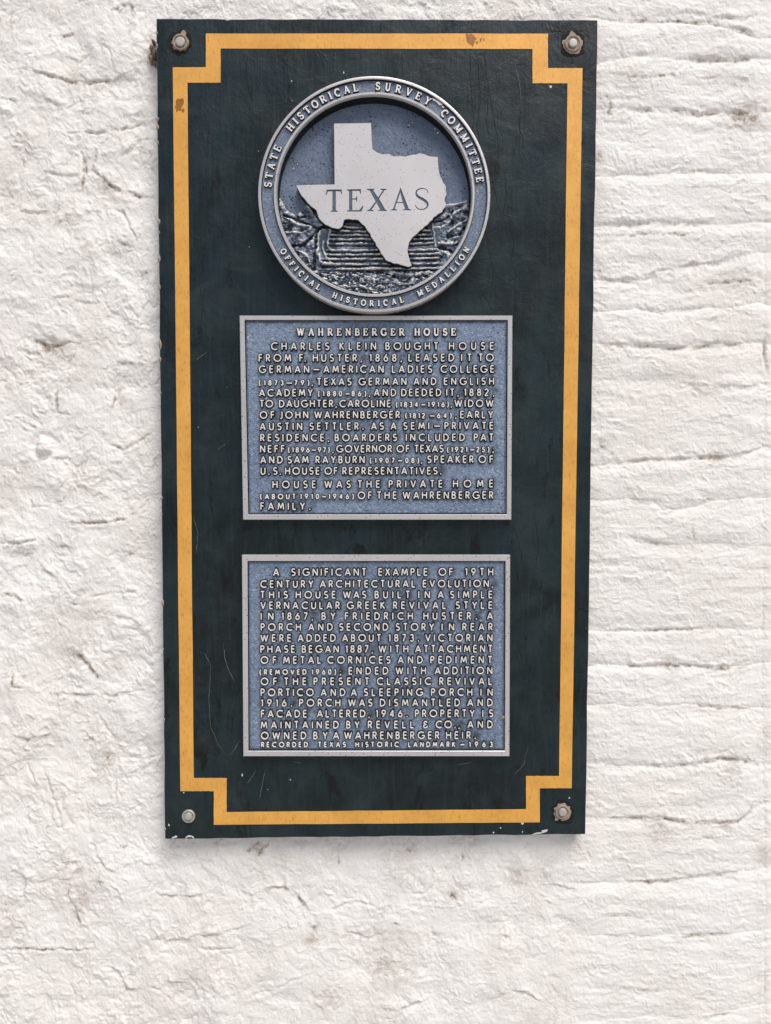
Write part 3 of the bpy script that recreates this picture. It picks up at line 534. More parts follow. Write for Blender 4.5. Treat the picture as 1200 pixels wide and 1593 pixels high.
def blot(cx, cy, rx, ry, y, th, seed, rough=.25, n=26, rot=0):
    """irregular flat patch (photo px) -> prism verts/faces"""
    rr = random.Random(seed); pts = []
    k = [1 + rr.uniform(-rough, rough) for _ in range(n)]
    k = [(k[i - 1] + 2 * k[i] + k[(i + 1) % n]) / 4 if i % 3 else k[i] for i in range(n)]
    for i in range(n):
        a = 2 * PI * i / n; dx, dy = rx * math.cos(a) * k[i], ry * math.sin(a) * k[i]
        pts.append((cx + dx * math.cos(rot) - dy * math.sin(rot), cy + dx * math.sin(rot) + dy * math.cos(rot)))
    pp = P([p[0] for p in pts], [p[1] for p in pts], y)
    vs = [(p[0], y, p[2]) for p in pp] + [(p[0], y - th, p[2]) for p in pp]
    c = len(vs); pc = P(cx, cy, y); vs.append((pc[0], y - th * 1.1, pc[2]))
    fs = [(i, (i + 1) % n, n + (i + 1) % n, n + i) for i in range(n)] + [(n + i, n + (i + 1) % n, c) for i in range(n)]
    return vs, fs
def many(name, parts, mats, root, kind=None):
    V, Fc = [], []
    for v, f in parts:
        b = len(V); V += v; Fc += [tuple(b + i for i in ff) for ff in f]
    o = par(link(name, mesh(name, V, Fc), mats), root)
    if kind: o['kind'] = kind
    return o
for k, lst in enumerate([[(279,162,6,11,.35,0.25),(285,172,2.2,3,.5,0)], [(731,61,7,11,.45,-.3),(742,66,1.5,2,.5,0),(748,62,1.5,3,.5,.3),(753,62,1.0,1.6,.5,0),(738,60,2.5,3.,.5,0)]]):
    many('brown_stain', [blot(a, b, c, d, -.0005, .0002, 9 + k * 10 + i, e, 22, f) for i, (a, b, c, d, e, f) in enumerate(lst)], [M_STAIN], board)

# bolts in their knocked-through holes
def disc(cx, cy, prof, seed=0, rough=0, n=32):
    """lathe round photo pixel centre; prof: (radius mm, y)"""
    c = P(cx, cy, prof[0][1]); rr = random.Random(seed); k = [1 + rr.uniform(-rough, rough) for _ in range(n)]
    vs = []; fs = []
    for r, y in prof:
        for i in range(n):
            a = 2 * PI * i / n; q = r / 1000 * (k[i] if rough else 1)
            vs.append((c[0] + q * math.cos(a), y, c[2] + q * math.sin(a)))
    for r in range(len(prof) - 1):
        for i in range(n): fs.append((r * n + i, r * n + (i + 1) % n, (r + 1) * n + (i + 1) % n, (r + 1) * n + i))
    fs.append(tuple((len(prof) - 1) * n + i for i in range(n)))
    return vs, fs
BOLTS = [(281.5,66.5,19,13,10.5,7.2,0), (891,68.5,19.5,14.5,11,6.5,1), (294,1269,0,12.3,9,6,2), (875,1262.5, 18.5, 13.0,10,6.5,3)]
for cx, cy, rh, rp, rw, rb, sd in BOLTS:
    if rh:
        many('chipped_hole', [blot(cx - (2 if sd == 0 else 0) + (1.5 if sd == 3 else 0), cy + (2 if sd == 3 else 0), rh, rh * 1.02, -.0001, .0004, 40 + sd, .22, 30)]
             + [blot(cx + 15 * math.cos(a), cy + 15 * math.sin(a), 2.2, 1.8, -.0002, .0010, 60 + sd * 9 + i, .4, 8) for i, a in enumerate([.3, 1.2, 1.9, 2.6, 3.6, 4.4, 5.3])], [M_HOLE], board)
        pl = [blot(cx, cy + .5, rp, rp, -.0005, .0010, 50 + sd, .12, 30)]
        if sd == 0: pl.append(blot(cx + 4, cy - 13, 4, 6, -.0005, .0008, 77, .3, 12))
        if sd == 1: pl += [blot(cx - 1, cy - 13, 5.5, 6, -.0005, .0008, 78, .3, 12), blot(cx - 13, cy - 2, 4, 4, -.0005, .0008, 79, .3, 12), blot(cx + 12, cy - 1, 4, 4.5, -.0005, .0008, 80, .3, 12), blot(cx + 5, cy + 12, 6, 4, -.0005, .0008, 81, .3, 12)]
        if sd == 3: pl += [blot(cx + 12.2 * math.cos(a), cy + 12.2 * math.sin(a), 2.0, 1.8, -.0005, .0010, 90 + i, .3, 9) for i, a in enumerate(np.linspace(0, 5.7, 9))] + [blot(cx - 9, cy + 12, 3, 3, -.0003, .0007, 99, .5, 10)]
        many('plaster_collar', pl, [M_CHIP], board)
    v, f = disc(cx, cy, [(rw + 1.6, -.0006), (rw + 1.6, -.0034), (rw + .9, -.0040), (rw - .6, -.0040), (rw - 1.2, -.0026), (rb + .2, -.0022)])
    bo = par(link('bolt', mesh('bolt', v, f, smooth=False), [M_CHIP if rh else M_BOLT]), board)
    v, f = disc(cx, cy, [(rb, -.0022), (rb, -.0055), (rb - .7, -.0064), (rb - 2.0, -.0066), (1.0, -.0067)])
    bh = link('bolt_head', mesh('bolt_head', v, f, smooth=False), [M_BOLT]); bh.parent = bo
    bh['label'] = 'round weathered bolt head'

# cracks and scratches in the paint
def ribbon(pts, w, y, h, sub=6, wob=.8, seed=0):
    rr = random.Random(seed); q = []
    pts = [np.array(p, float) for p in pts]
    for i in range(len(pts) - 1):
        for k in range(sub):
            t = k / sub; p = pts[i] * (1 - t) + pts[i + 1] * t
            if k: p = p + np.array([rr.uniform(-wob, wob), rr.uniform(-wob, wob)])
            q.append(p)
    q.append(pts[-1]); q = np.array(q); n = len(q)
    d = np.gradient(q, axis=0); d /= np.linalg.norm(d, axis=1, keepdims=True) + 1e-9; nm = np.stack([-d[:, 1], d[:, 0]], 1)
    t = np.linspace(0, 1, n); ww = w / 2 * np.clip(np.minimum(t, 1 - t) * 6, .25, 1) * np.array([rr.uniform(.5, 1.2) for _ in range(n)])
    a, b = q + nm * ww[:, None], q - nm * ww[:, None]
    A, B, C = P(a[:, 0], a[:, 1], y), P(b[:, 0], b[:, 1], y), P(q[:, 0], q[:, 1], y - h)
    vs = [tuple(p) for arr in (A, C, B) for p in arr]
    fs = [(r * n + i, r * n + i + 1, (r + 1) * n + i + 1, (r + 1) * n + i) for r in range(2) for i in range(n - 1)]
    return vs, fs
cracks = []; rr = random.Random(21)
CK = [[(733,75),(731,120),(737,180),(734,240),(742,300)],[(741,78),(745,112),(748,160),(742,190),(750,260)],[(755,80),(757,118),(768,180),(776,230),(768,290),(780,340)],[(745,82),(752,85),(756,100)],
 [(760,150),(757,190),(762,215)],[(812,150),(808,190),(815,230)],[(790,330),(800,380),(795,410),(812,440),(806,470)],[(770,430),(790,440),(812,425),(822,410)],[(752,330),(758,370),(768,420),(764,470)],
 [(786,260),(788,300),(782,345)],[(730,430),(745,455),(752,480)],[(800,820),(812,860),(806,900)],[(742,440),(760,470),(770,490)],[(318,300),(322,340),(319,400)],[(314,520),(317,560),(315,600)],
 [(830,800),(838,840),(834,880)],[(842,900),(846,930),(844,960)],[(310,440),(316,470),(313,500)]]
for i, c in enumerate(CK): cracks.append(ribbon(c, 1.1, -.0001, .0002, 8, 1.0, i))
for i in range(26):                                               # fine vertical checks above and below the border
    x = rr.uniform(300, 880); y0 = rr.choice([34, 34, 34, 80, 1212]); l = rr.uniform(8, 17) if y0 == 34 else rr.uniform(15, 45)
    cracks.append(ribbon([(x, y0), (x + rr.uniform(-1.5, 1.5), y0 + l)], .8, -.0001, .0002, 4, .4, 50 + i))
for i in range(22):                                               # checks near the lower right
    x = rr.uniform(735, 765); y0 = rr.uniform(1200, 1225); cracks.append(ribbon([(x, y0), (x + rr.uniform(-2, 2), y0 + rr.uniform(6, 24))], .9, -.0001, .0002, 4, .6, 90 + i))
for cx, cy in ((891, 68), (281, 66), (875, 1262)):                # stress cracks curling round the bolts
    for i in range(9 if cx == 891 else 4):
        r = rr.uniform(22, 38); a0 = rr.uniform(0, 2 * PI); da = rr.uniform(.4, 1.0); pts = []
        for k in range(5):
            a = a0 + da * k / 4; q = (cx + (r + k * 1.2) * math.cos(a), cy + (r + k * 1.2) * math.sin(a)); pts.append(q)
        if all(bc_[0] > 250 and bc_[0] < 926 and bc_[1] > 34 and bc_[1] < 1294 for bc_ in pts): cracks.append(ribbon(pts, .9, -.0001, .0002, 3, .3, 130 + i))
for i in range(8):
    x = 848 + i * 5.2; cracks.append(ribbon([(x, 34), (x + 4 + i, 48), (872 + i * 3.2, 54 - abs(i - 5))], .9, -.0001, .0002, 4, .5, 160 + i))
many('paint_crack', cracks, [M_CRACK], board, 'stuff')
scr = []
SCR = [[(311,1014),(320,1018),(328,1035),(327,1060),(325,1090),(328,1130),(338,1155),(352,1175)],[(399,1198),(392,1209),(384,1219)],[(413,1197),(408,1222),(403,1245)],[(348,1000),(350,1025),(357,1045),(366,1062)],[(357,1176),(366,1165),(374,1150)],
 [(377,1202),(377,1207)],[(800,88),(808,130),(812,170)],[(305,560),(322,548)],[(338,700),(352,690)],[(455,1185),(470,1187)],[(800,1205),(815,1190),(822,1160)],[(712,1190),(735,1186)],[(300,800),(308,830),(306,860)]]
for i, c in enumerate(SCR): scr.append(ribbon(c, .75, -.0001, .0002, 6, .5, 300 + i))
many('scratch', scr, [M_SCR], board, 'stuff')
spl = [blot(272,1302,4.5,1.8,-.0001,.0003,1,.5,12,-.4),blot(295,1301,4,1.6,-.0001,.0003,2,.5,12,0),blot(290,1303,1.4,1.5,-.0001,.0003,3,.4,10),blot(301,1303,1.5,1.5,-.0001,.0003,4,.4,10),
 blot(263,1283,.8,2,-.0001,.0003,5,.3,8,-.4),blot(286,1233,1,1,-.0001,.0003,6,.3,8),blot(847,1293,6,3,-.0001,.0003,7,.6,14,-.2),blot(838,1296,8,1.2,-.0001,.0003,8,.5,14,-.15),blot(813,1281,2.2,1.6,-.0001,.0003,9,.3,10),
 blot(779,1288,1.1,1.2,-.0001,.0003,10,.3,8),blot(768,1295,1.2,1.4,-.0001,.0003,11,.3,8),blot(813,1294,.9,1.4,-.0001,.0003,12,.3,8),blot(886,1241,1.4,1.2,-.0001,.0003,13,.3,8),blot(857,135,2.2,1.8,-.0001,.0003,14,.4,10),
 blot(377,1206,.9,2.5,-.0001,.0003,15,.3,8),blot(452,1213,1,1,-.0001,.0003,16,.3,8),blot(354,28.9+2,3,1.0,-.0001,.0003,17,.4,10),blot(535,113,1,2,-.0001,.0003,18,.3,8),blot(454,126,.9,1.2,-.0001,.0003,19,.3,8)]
many('white_splatter', spl, [M_WSPL], board, 'stuff')
vs, fs = [], []
for i, (v, a, b_) in enumerate([(52,1.6,3),(72,1.5,4),(185,2,3),(198,2,4),(222,1.5,3),(345,2.4,5),(362,1.5,2.5),(403,2.2,6),(447,2.2,5),(536,2.6,8),(560,1.6,5),(612,1.5,3),(775,1.8,3),(800,1.2,2),(938,2.2,5),(1010,1.2,2),(1120,1.4,3),(1290,1.5,3)]):
    u = 243.6 + (v - 28) * 13.4 / 1276 - 1.8 * math.sin(PI * (v - 28) / 1276) * 0; p = P(u + .4, v, 0); lump(p[0], p[2], .0005, a / 1000, b_ / 1000, .0022, i + 20, vs, fs, 8)
o = par(link('paint_bead', mesh('paint_bead', vs, fs, smooth=True), [M_CHIP]), board); o['kind'] = 'stuff'

# ------------------------------------------------------------------ lettering
def arc(cx, cy, rx, ry, a0, a1, n=9):
    return [(cx + rx * math.cos(math.radians(a0 + (a1 - a0) * i / n)), cy + ry * math.sin(math.radians(a0 + (a1 - a0) * i / n))) for i in range(n + 1)]
S_CURVE = arc(.25, .745, .225, .255, 35, 265, 8)[:-1] + arc(.25, .255, .25, .255, 85, -145, 8)
SANS = {
 'A': (.74, [[(0, 0), (.37, 1)], [(.37, 1), (.74, 0)], [(.12, .3), (.62, .3)]]),
 'B': (.50, [[(0, 0), (0, 1)], [(0, 1)] + arc(.20, .76, .24, .24, 90, -90, 6) + [(0, .52)], [(0, .52)] + arc(.22, .26, .28, .26, 90, -90, 6) + [(0, 0)]]),
 'C': (.80, [arc(.5, .5, .5, .5, 48, 312, 14)]),
 'D': (.68, [[(0, 0), (0, 1)], [(0, 1)] + arc(.2, .5, .48, .5, 90, -90, 10) + [(0, 0)]]),
 'E': (.45, [[(0, 0), (0, 1)], [(0, 1), (.45, 1)], [(0, .53), (.42, .53)], [(0, 0), (.45, 0)]]),
 'F': (.43, [[(0, 0), (0, 1)], [(0, 1), (.43, 1)], [(0, .53), (.40, .53)]]),
 'G': (.92, [arc(.5, .5, .5, .5, 48, 352, 15), [(.56, .46), (.99, .46)]]),
 'H': (.62, [[(0, 0), (0, 1)], [(.62, 0), (.62, 1)], [(0, .52), (.62, .52)]]),
 'I': (.0, [[(0, 0), (0, 1)]]),
 'J': (.30, [[(.30, 1)] + arc(.12, .14, .18, .2, 0, -115, 5)]),
 'K': (.55, [[(0, 0), (0, 1)], [(.5, 1), (.03, .5)], [(.1, .56), (.55, 0)]]),
 'L': (.42, [[(0, 1), (0, 0)], [(0, 0), (.42, 0)]]),
 'M': (.84, [[(0, 0), (.12, 1)], [(.12, 1), (.42, .18)], [(.42, .18), (.72, 1)], [(.72, 1), (.84, 0)]]),
 'N': (.64, [[(0, 0), (0, 1)], [(0, 1), (.64, 0)], [(.64, 0), (.64, 1)]]),
 'O': (1.0, [arc(.5, .5, .5, .5, 90, 450, 20)]),
 'P': (.47, [[(0, 0), (0, 1)], [(0, 1)] + arc(.21, .73, .26, .27, 90, -90, 7) + [(0, .46)]]),
 'R': (.50, [[(0, 0), (0, 1)], [(0, 1)] + arc(.21, .73, .26, .27, 90, -90, 7) + [(0, .46)], [(.20, .46), (.50, 0)]]),
 'S': (.50, [S_CURVE]),
 'T': (.52, [[(0, 1), (.52, 1)], [(.26, 1), (.26, 0)]]),
 'U': (.58, [[(0, 1), (0, .29)] + arc(.29, .29, .29, .29, 190, 350, 8) + [(.58, .29), (.58, 1)]]),
 'V': (.68, [[(0, 1), (.34, 0)], [(.34, 0), (.68, 1)]]),
 'W': (1.04, [[(0, 1), (.27, 0)], [(.27, 0), (.52, .95)], [(.52, .95), (.77, 0)], [(.77, 0), (1.04, 1)]]),
 'X': (.62, [[(0, 0), (.58, 1)], [(.04, 1), (.62, 0)]]),
 'Y': (.62, [[(0, 1), (.31, .45)], [(.62, 1), (.31, .45)], [(.31, .45), (.31, 0)]]),
 '&': (.62, [[(.60, .10), (.35, 0)] + arc(.28, .24, .28, .25, 260, 95, 8) + [(.45, .52)], arc(.30, .76, .22, .22, -80, -330, 8) + [(.52, .8)], [(.58, .36), (.52, .1), (.36, 0)]]),
 '1': (.16, [[(0, .85), (.16, 1)], [(.16, 1), (.16, 0)]]),
 '2': (.48, [arc(.24, .74, .24, .26, 165, -25, 8) + [(0, 0)], [(0, 0), (.48, 0)]]),
 '3': (.46, [arc(.22, .76, .21, .24, 150, -90, 8), arc(.22, .26, .25, .27, 90, -150, 8)]),
 '4': (.56, [[(.42, 0), (.42, 1)], [(.42, 1), (0, .28)], [(0, .28), (.56, .28)]]),
 '5': (.46, [[(.44, 1), (.12, 1)], [(.12, 1), (.06, .56)], [(.06, .56)] + arc(.20, .30, .26, .30, 95, -145, 9)]),
 '6': (.54, [arc(.27, .29, .27, .29, 90, 450, 14), [(.40, 1), (.04, .42)]]),
 '7': (.48, [[(0, 1), (.48, 1)], [(.48, 1), (.10, 0)]]),
 '8': (.50, [arc(.25, .76, .21, .24, 90, 450, 12), arc(.25, .26, .25, .26, 90, 450, 12)]),
 '9': (.54, [arc(.27, .71, .27, .29, 90, 450, 14), [(.14, 0), (.50, .58)]]),
 '0': (.52, [arc(.26, .5, .26, .5, 90, 450, 16)]),
 '.': (.12, [[(.02, .02), (.12, .02)], [(.07, .07), (.07, -.03)]]),
 ',': (.12, [[(.10, .04), (.02, -.18)]]),
 ';': (.12, [[(.10, .04), (.02, -.18)], [(.08, .42), (.10, .46)]]),
 '(': (.22, [arc(.60, .46, .60, .86, 133, 227, 6)]),
 ')': (.22, [arc(-.38, .46, .60, .86, 47, -47, 6)]),
 '-': (.62, [[(0, .48), (.62, .48)]]),
}
# slab-serif letters: (width factor, polyline)
def sf(x, y, l=.13): return (.62, [(x - l, y), (x + l, y)])
K, T_ = 1.15, .78
SERIF = {
 'A': (.80, [(T_, [(.12, 0), (.40, 1)]), (K, [(.40, 1), (.70, 0)]), (.6, [(.22, .32), (.60, .32)]), sf(.12, .03), sf(.69, .03)]),
 'B': (.62, [(K, [(.12, 0), (.12, 1)]), (.8, [(0, .97)] + arc(.32, .74, .24, .23, 90, -90, 6) + [(.12, .51)]), (.85, [(.12, .51)] + arc(.34, .265, .27, .235, 90, -90, 6) + [(0, .03)])]),
 'C': (.74, [(K, arc(.40, .5, .38, .48, 55, 305, 12)), (.62, [(.66, .62), (.68, .98)])]),
 'D': (.74, [(K, [(.14, 0), (.14, 1)]), (.95, [(0, .97)] + arc(.28, .5, .42, .47, 90, -90, 9) + [(0, .03)])]),
 'E': (.66, [(K, [(.14, 0), (.14, 1)]), (.66, [(0, .97), (.60, .97)]), (.6, [(.14, .52), (.46, .52)]), (.66, [(0, .03), (.62, .03)]), (.6, [(.60, .74), (.60, .99)]), (.6, [(.63, .01), (.63, .28)]), (.5, [(.46, .40), (.46, .64)])]),
 'F': (.62, [(K, [(.14, 0), (.14, 1)]), (.66, [(0, .97), (.58, .97)]), (.6, [(.14, .52), (.44, .52)]), (.6, [(.58, .72), (.58, .99)]), (.5, [(.44, .40), (.44, .64)]), sf(.14, .03, .16)]),
 'G': (.80, [(K, arc(.40, .5, .38, .48, 55, 330, 13)), (.62, [(.66, .64), (.68, .98)]), (K, [(.68, .08), (.68, .42)]), sf(.66, .42, .14)]),
 'H': (.82, [(K, [(.16, 0), (.16, 1)]), (K, [(.66, 0), (.66, 1)]), (.62, [(.16, .5), (.66, .5)]), sf(.16, .03), sf(.16, .97), sf(.66, .03), sf(.66, .97)]),
 'I': (.34, [(K, [(.17, 0), (.17, 1)]), sf(.17, .03, .16), sf(.17, .97, .16)]),
 'L': (.66, [(K, [(.16, 0), (.16, 1)]), (.66, [(0, .03), (.62, .03)]), (.6, [(.63, .01), (.63, .30)]), sf(.16, .97, .16)]),
 'M': (.98, [(T_, [(.14, 0), (.16, 1)]), (K, [(.16, .97), (.48, .08)]), (T_, [(.48, .08), (.80, .97)]), (K, [(.80, 1), (.82, 0)]), sf(.14, .03), sf(.12, .97, .1), sf(.82, .03), sf(.86, .97, .1)]),
 'N': (.82, [(T_, [(.14, 0), (.14, 1)]), (K, [(.14, .97), (.66, .05)]), (T_, [(.66, 0), (.66, 1)]), sf(.14, .03), sf(.10, .97, .1), sf(.66, .97)]),
 'O': (.80, [(K * .95, arc(.40, .5, .38, .48, 90, 450, 18))]),
 'R': (.78, [(K, [(.14, 0), (.14, 1)]), (.8, [(0, .97)] + arc(.36, .73, .25, .24, 90, -90, 6) + [(.14, .49)]), (K, [(.36, .49), (.66, .04)]), sf(.14, .03), sf(.70, .03, .1)]),
 'S': (.60, [(1.05, [(x * .96 + .05, y * .94 + .03) for x, y in S_CURVE]), (.6, [(.50, .70), (.52, .98)]), (.6, [(.04, .02), (.06, .30)])]),
 'T': (.74, [(K, [(.37, 0), (.37, 1)]), (.66, [(.03, .97), (.71, .97)]), (.6, [(.04, .72), (.03, .98)]), (.6, [(.70, .72), (.71, .98)]), sf(.37, .03, .16)]),
 'U': (.78, [(K, [(.16, 1), (.16, .3)] + arc(.39, .28, .23, .26, 180, 350, 7)), (T_, [(.62, .25), (.62, 1)]), sf(.16, .97), sf(.62, .97)]),
 'V': (.80, [(K, [(.12, 1), (.40, 0)]), (T_, [(.40, 0), (.68, 1)]), sf(.13, .97), sf(.67, .97)]),
 'W': (1.10, [(K, [(.12, 1), (.34, 0)]), (T_, [(.34, 0), (.55, .95)]), (K, [(.55, .95), (.76, 0)]), (T_, [(.76, 0), (.98, 1)]), sf(.12, .97), sf(.55, .97, .1), sf(.98, .97)]),
 'Y': (.78, [(K, [(.12, 1), (.39, .46)]), (T_, [(.66, 1), (.39, .46)]), (K, [(.39, .46), (.39, 0)]), sf(.13, .97), sf(.65, .97), sf(.39, .03)]),
}
def sweep(pts, w, h, draft, dh, vs, fs, mi, square=False):
    q = np.array(pts, float); d = np.diff(q, axis=0); L = np.linalg.norm(d, axis=1); keep = np.concatenate([[True], L > 1e-7]); q = q[keep]
    if len(q) < 2: return
    d = np.diff(q, axis=0); d /= np.linalg.norm(d, axis=1, keepdims=True)
    closed = np.linalg.norm(q[0] - q[-1]) < 1e-6 and len(q) > 4
    if closed: q = q[:-1]
    n = len(q); rings = []
    for i in range(n):
        if closed: a, b = d[i - 1], d[i]
        else: a, b = d[max(i - 1, 0)], d[min(i, len(d) - 1)]
        t = a + b; t /= np.linalg.norm(t) + 1e-9; nm = np.array([-t[1], t[0]]); k = 1 / max(.6, abs(nm @ np.array([-a[1], a[0]])))
        rings.append((q[i], nm * k, 1.0))
    if not closed:
        e = .0 if square else .42
        t0, t1 = d[0], d[-1]; n0, n1 = np.array([-t0[1], t0[0]]), np.array([-t1[1], t1[0]])
        rings = [(q[0] - t0 * (draft + w * e), n0, .55 if not square else 1.0)] + rings + [(q[-1] + t1 * (draft + w * e), n1, .55 if not square else 1.0)]
    prof = [(-(w / 2 + draft), 0), (-w / 2, .72 * h), (-w * .36, h), (w * .36, h), (w / 2, .72 * h), (w / 2 + draft, 0)]
    base = len(vs); m = len(prof)
    for j, (c, nm, sc) in enumerate(rings):
        endr = (not closed) and j in (0, len(rings) - 1)
        for o_, z_ in prof:
            p = c + nm * o_ * sc; vs.append((p[0], -(z_ * (.0 if endr else 1) + (dh if z_ and not endr else 0)), p[1]))
    R = len(rings)
    for j in range(R if closed else R - 1):
        a, b = base + j * m, base + ((j + 1) % R) * m
        for k in range(m - 1):
            fs.append((a + k, b + k, b + k + 1, a + k + 1)); mi.append(1 if (k in (0, m - 2) or (not closed and j in (0, R - 2))) else 0)
_cache = {}
def glyph(ch, style, cap, stroke, h, draft):
    key = (ch, style, round(cap, 2), stroke, h, draft)
    if key in _cache: return _cache[key]
    vs, fs, mi = [], [], []; s = (cap - stroke) / 1000; o = stroke / 2000
    if style == 'sans':
        w, strokes = SANS[ch]; items = [(1.0, st) for st in strokes]
    else: w, items = SERIF[ch]
    for i, (k, st) in enumerate(items):
        if style == 'sans' and ch in '.;' : kk = 1.25
        else: kk = k
        sweep([(o + x * s, o + y * s) for x, y in st], stroke / 1000 * kk, h / 1000, draft / 1000, i * .00004, vs, fs, mi, style == 'serif')
    me = mesh('letter_' + ch, vs, fs, mi); me.materials.append(M_LET); me.materials.append(M_DARK)  # dark painted sides, with the shaded outline of letters put into the colour
    _cache[key] = (me, w * s * 1000 + stroke); return _cache[key]

def word(txt, p0, p1, cap, style, stroke, h, draft):
    """letters of a word between two baseline points; yields (mesh, location)"""
    if txt == '-':
        L = np.linalg.norm(p1 - p0); key = ('-', round(float(L) * 1000), stroke)
        if key not in _cache:
            vs, fs, mi = [], [], []; sweep([(stroke / 2000, cap * .45 / 1000), (L - stroke / 2000, cap * .45 / 1000)], stroke / 1000, h / 1000, draft / 1000, 0, vs, fs, mi, True)
            me = mesh('letter_dash', vs, fs, mi); me.materials.append(M_LET); me.materials.append(M_DARK); _cache[key] = me
        yield _cache[key], p0; return
    g = [glyph(c, style, cap, stroke, h, draft) for c in txt]; tot = sum(w for _, w in g) / 1000; L = np.linalg.norm(p1 - p0)
    gap = (L - tot) / max(1, len(txt) - 1); d = (p1 - p0) / L; x = 0
    if len(txt) == 1: x = (L - tot) / 2
    for c, (me, w) in zip(txt, g):
        yield me, p0 + d * x; x += w / 1000 + gap

def plaque(corners, inner, label, lines, heading=None, pits=()):
    root_p = P(sum(c[0] for c in corners) / 4, sum(c[1] for c in corners) / 4, 0)
    root = empty('plaque', (root_p[0], 0, root_p[2]), label, 'plaque', 'cast metal text plaques on the board')
    TOP, FL = -.0125, -.0085
    q = P([c[0] for c in corners], [c[1] for c in corners], TOP); qi = P([c[0] for c in inner], [c[1] for c in inner], TOP)
    n = 20
    def loop(quad, y):
        return [((quad[e] * (1 - k / n) + quad[(e + 1) % 4] * k / n)[0], y, (quad[e] * (1 - k / n) + quad[(e + 1) % 4] * k / n)[2]) for e in range(4) for k in range(n)]
    def grow(quad, d):
        s = np.array([[-1, 0, 1], [1, 0, 1], [1, 0, -1], [-1, 0, -1]]) * d / 1000; return quad + s
    L = [loop(grow(q, 0), -.0002), loop(grow(q, 0), TOP + .0015), loop(grow(q, -.9), TOP), loop(grow(qi, .9), TOP), loop(grow(qi, .1), TOP + .0008), loop(grow(qi, -1.3), FL + .0006),
         loop(grow(qi, -1.7), FL - .0012), loop(grow(qi, -2.5), FL - .0012), loop(grow(qi, -3.0), FL + .0006)]
    mt = [0, 0, 0, 0, 1, 1, 2, 1]
    N4 = 4 * n; vs = [v for l in L for v in l]; fs = []; mi = []
    for r in range(len(L) - 1):
        for i in range(N4): fs.append((r * N4 + i, r * N4 + (i + 1) % N4, (r + 1) * N4 + (i + 1) % N4, (r + 1) * N4 + i)); mi.append(mt[r])
    par(link('frame', mesh('frame', vs, fs, mi), [M_METAL, M_DARK, M_BLUE]), root)
    # field with hammered relief
    NX, NZ = 300, 230; Q = grow(qi, -.2); S, T = np.meshgrid(np.linspace(0, 1, NX), np.linspace(0, 1, NZ))
    pts = (Q[0] * (1 - S)[..., None] + Q[1] * S[..., None]) * (1 - T)[..., None] + (Q[3] * (1 - S)[..., None] + Q[2] * S[..., None]) * T[..., None]
    hh = .45 * fbm(pts[..., 0] * 1000, pts[..., 2] * 1000, 14, 4, .6, seed=90) + .25 * fbm(pts[..., 0] * 1000, pts[..., 2] * 1000, 5, 2, .6, seed=91)
    pts[..., 1] = FL - np.clip(hh, -.6, .8) / 1000
    pit = np.zeros(S.shape)
    for u, v, r, a in pits:
        c = P(u, v, FL); pit = np.maximum(pit, a * np.exp(-(((pts[..., 0] - c[0]) ** 2 + (pts[..., 2] - c[2]) ** 2) / (r / 1000) ** 2)))
    idx = np.arange(NX * NZ).reshape(NZ, NX); f = np.stack([idx[:-1, :-1], idx[1:, :-1], idx[1:, 1:], idx[:-1, 1:]], -1).reshape(-1, 4)
    me = mesh('field', pts.reshape(-1, 3), f.tolist(), smooth=True)
    at = me.attributes.new('pit', 'FLOAT', 'POINT'); at.data.foreach_set('value', pit.astype(np.float32).ravel())
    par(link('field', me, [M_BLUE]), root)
    LT = FL - .0034
    big = []; small = []
    for words in lines:
        for txt, x0, x1, yb0, cap, kind in words:
            (xl, yl) = (x0, yb0[0] if isinstance(yb0, tuple) else yb0)
            yr = yb0[1] if isinstance(yb0, tuple) else yb0
            a, b = P(x0, yl, LT), P(x1, yr, LT)
            a[1] = b[1] = FL + .0002
            k = np.linalg.norm(P(600, yl, LT) - P(600, yl - 1, LT)) * 1000
            if kind == 'h': it = word(txt, a, b, cap * k, 'serif', 2.5, 3.9, 1.5)
            elif kind == 's': it = word(txt, a, b, cap * k, 'sans', 1.85, 3.4, 1.2)
            else: it = word(txt, a, b, cap * k, 'sans', 1.9, 3.9, 1.75)
            (small if kind == 's' else big).extend(it)
    rest = big[300:] + small; bigset = {b_[0] for b_ in big}
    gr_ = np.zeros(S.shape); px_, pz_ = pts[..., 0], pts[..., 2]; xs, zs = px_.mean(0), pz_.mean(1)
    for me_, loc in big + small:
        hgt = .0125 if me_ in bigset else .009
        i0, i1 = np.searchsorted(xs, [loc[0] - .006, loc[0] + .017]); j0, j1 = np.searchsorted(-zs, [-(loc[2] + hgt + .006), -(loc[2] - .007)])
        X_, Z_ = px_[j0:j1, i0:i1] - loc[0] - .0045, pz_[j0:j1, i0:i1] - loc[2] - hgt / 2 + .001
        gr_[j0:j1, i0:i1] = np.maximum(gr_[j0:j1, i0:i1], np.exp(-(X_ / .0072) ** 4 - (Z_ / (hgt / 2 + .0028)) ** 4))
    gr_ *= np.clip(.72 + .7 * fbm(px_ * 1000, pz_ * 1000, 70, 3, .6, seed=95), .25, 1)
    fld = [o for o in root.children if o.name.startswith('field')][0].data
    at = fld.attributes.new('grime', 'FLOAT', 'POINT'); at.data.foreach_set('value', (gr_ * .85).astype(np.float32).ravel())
    for me, loc in big[:300]:
        o = bpy.data.objects.new('letter', me); COL.objects.link(o); o.parent = root; o.matrix_parent_inverse = Matrix.Translation(-root.location)
        o.location = loc.tolist()
    V, Fc, MI = [], [], []
    for me, loc in rest:
        b = len(V); V += [(v.co.x + loc[0], v.co.y + loc[1], v.co.z + loc[2]) for v in me.vertices]
        Fc += [tuple(b + i for i in p.vertices) for p in me.polygons]; MI += [p.material_index for p in me.polygons]
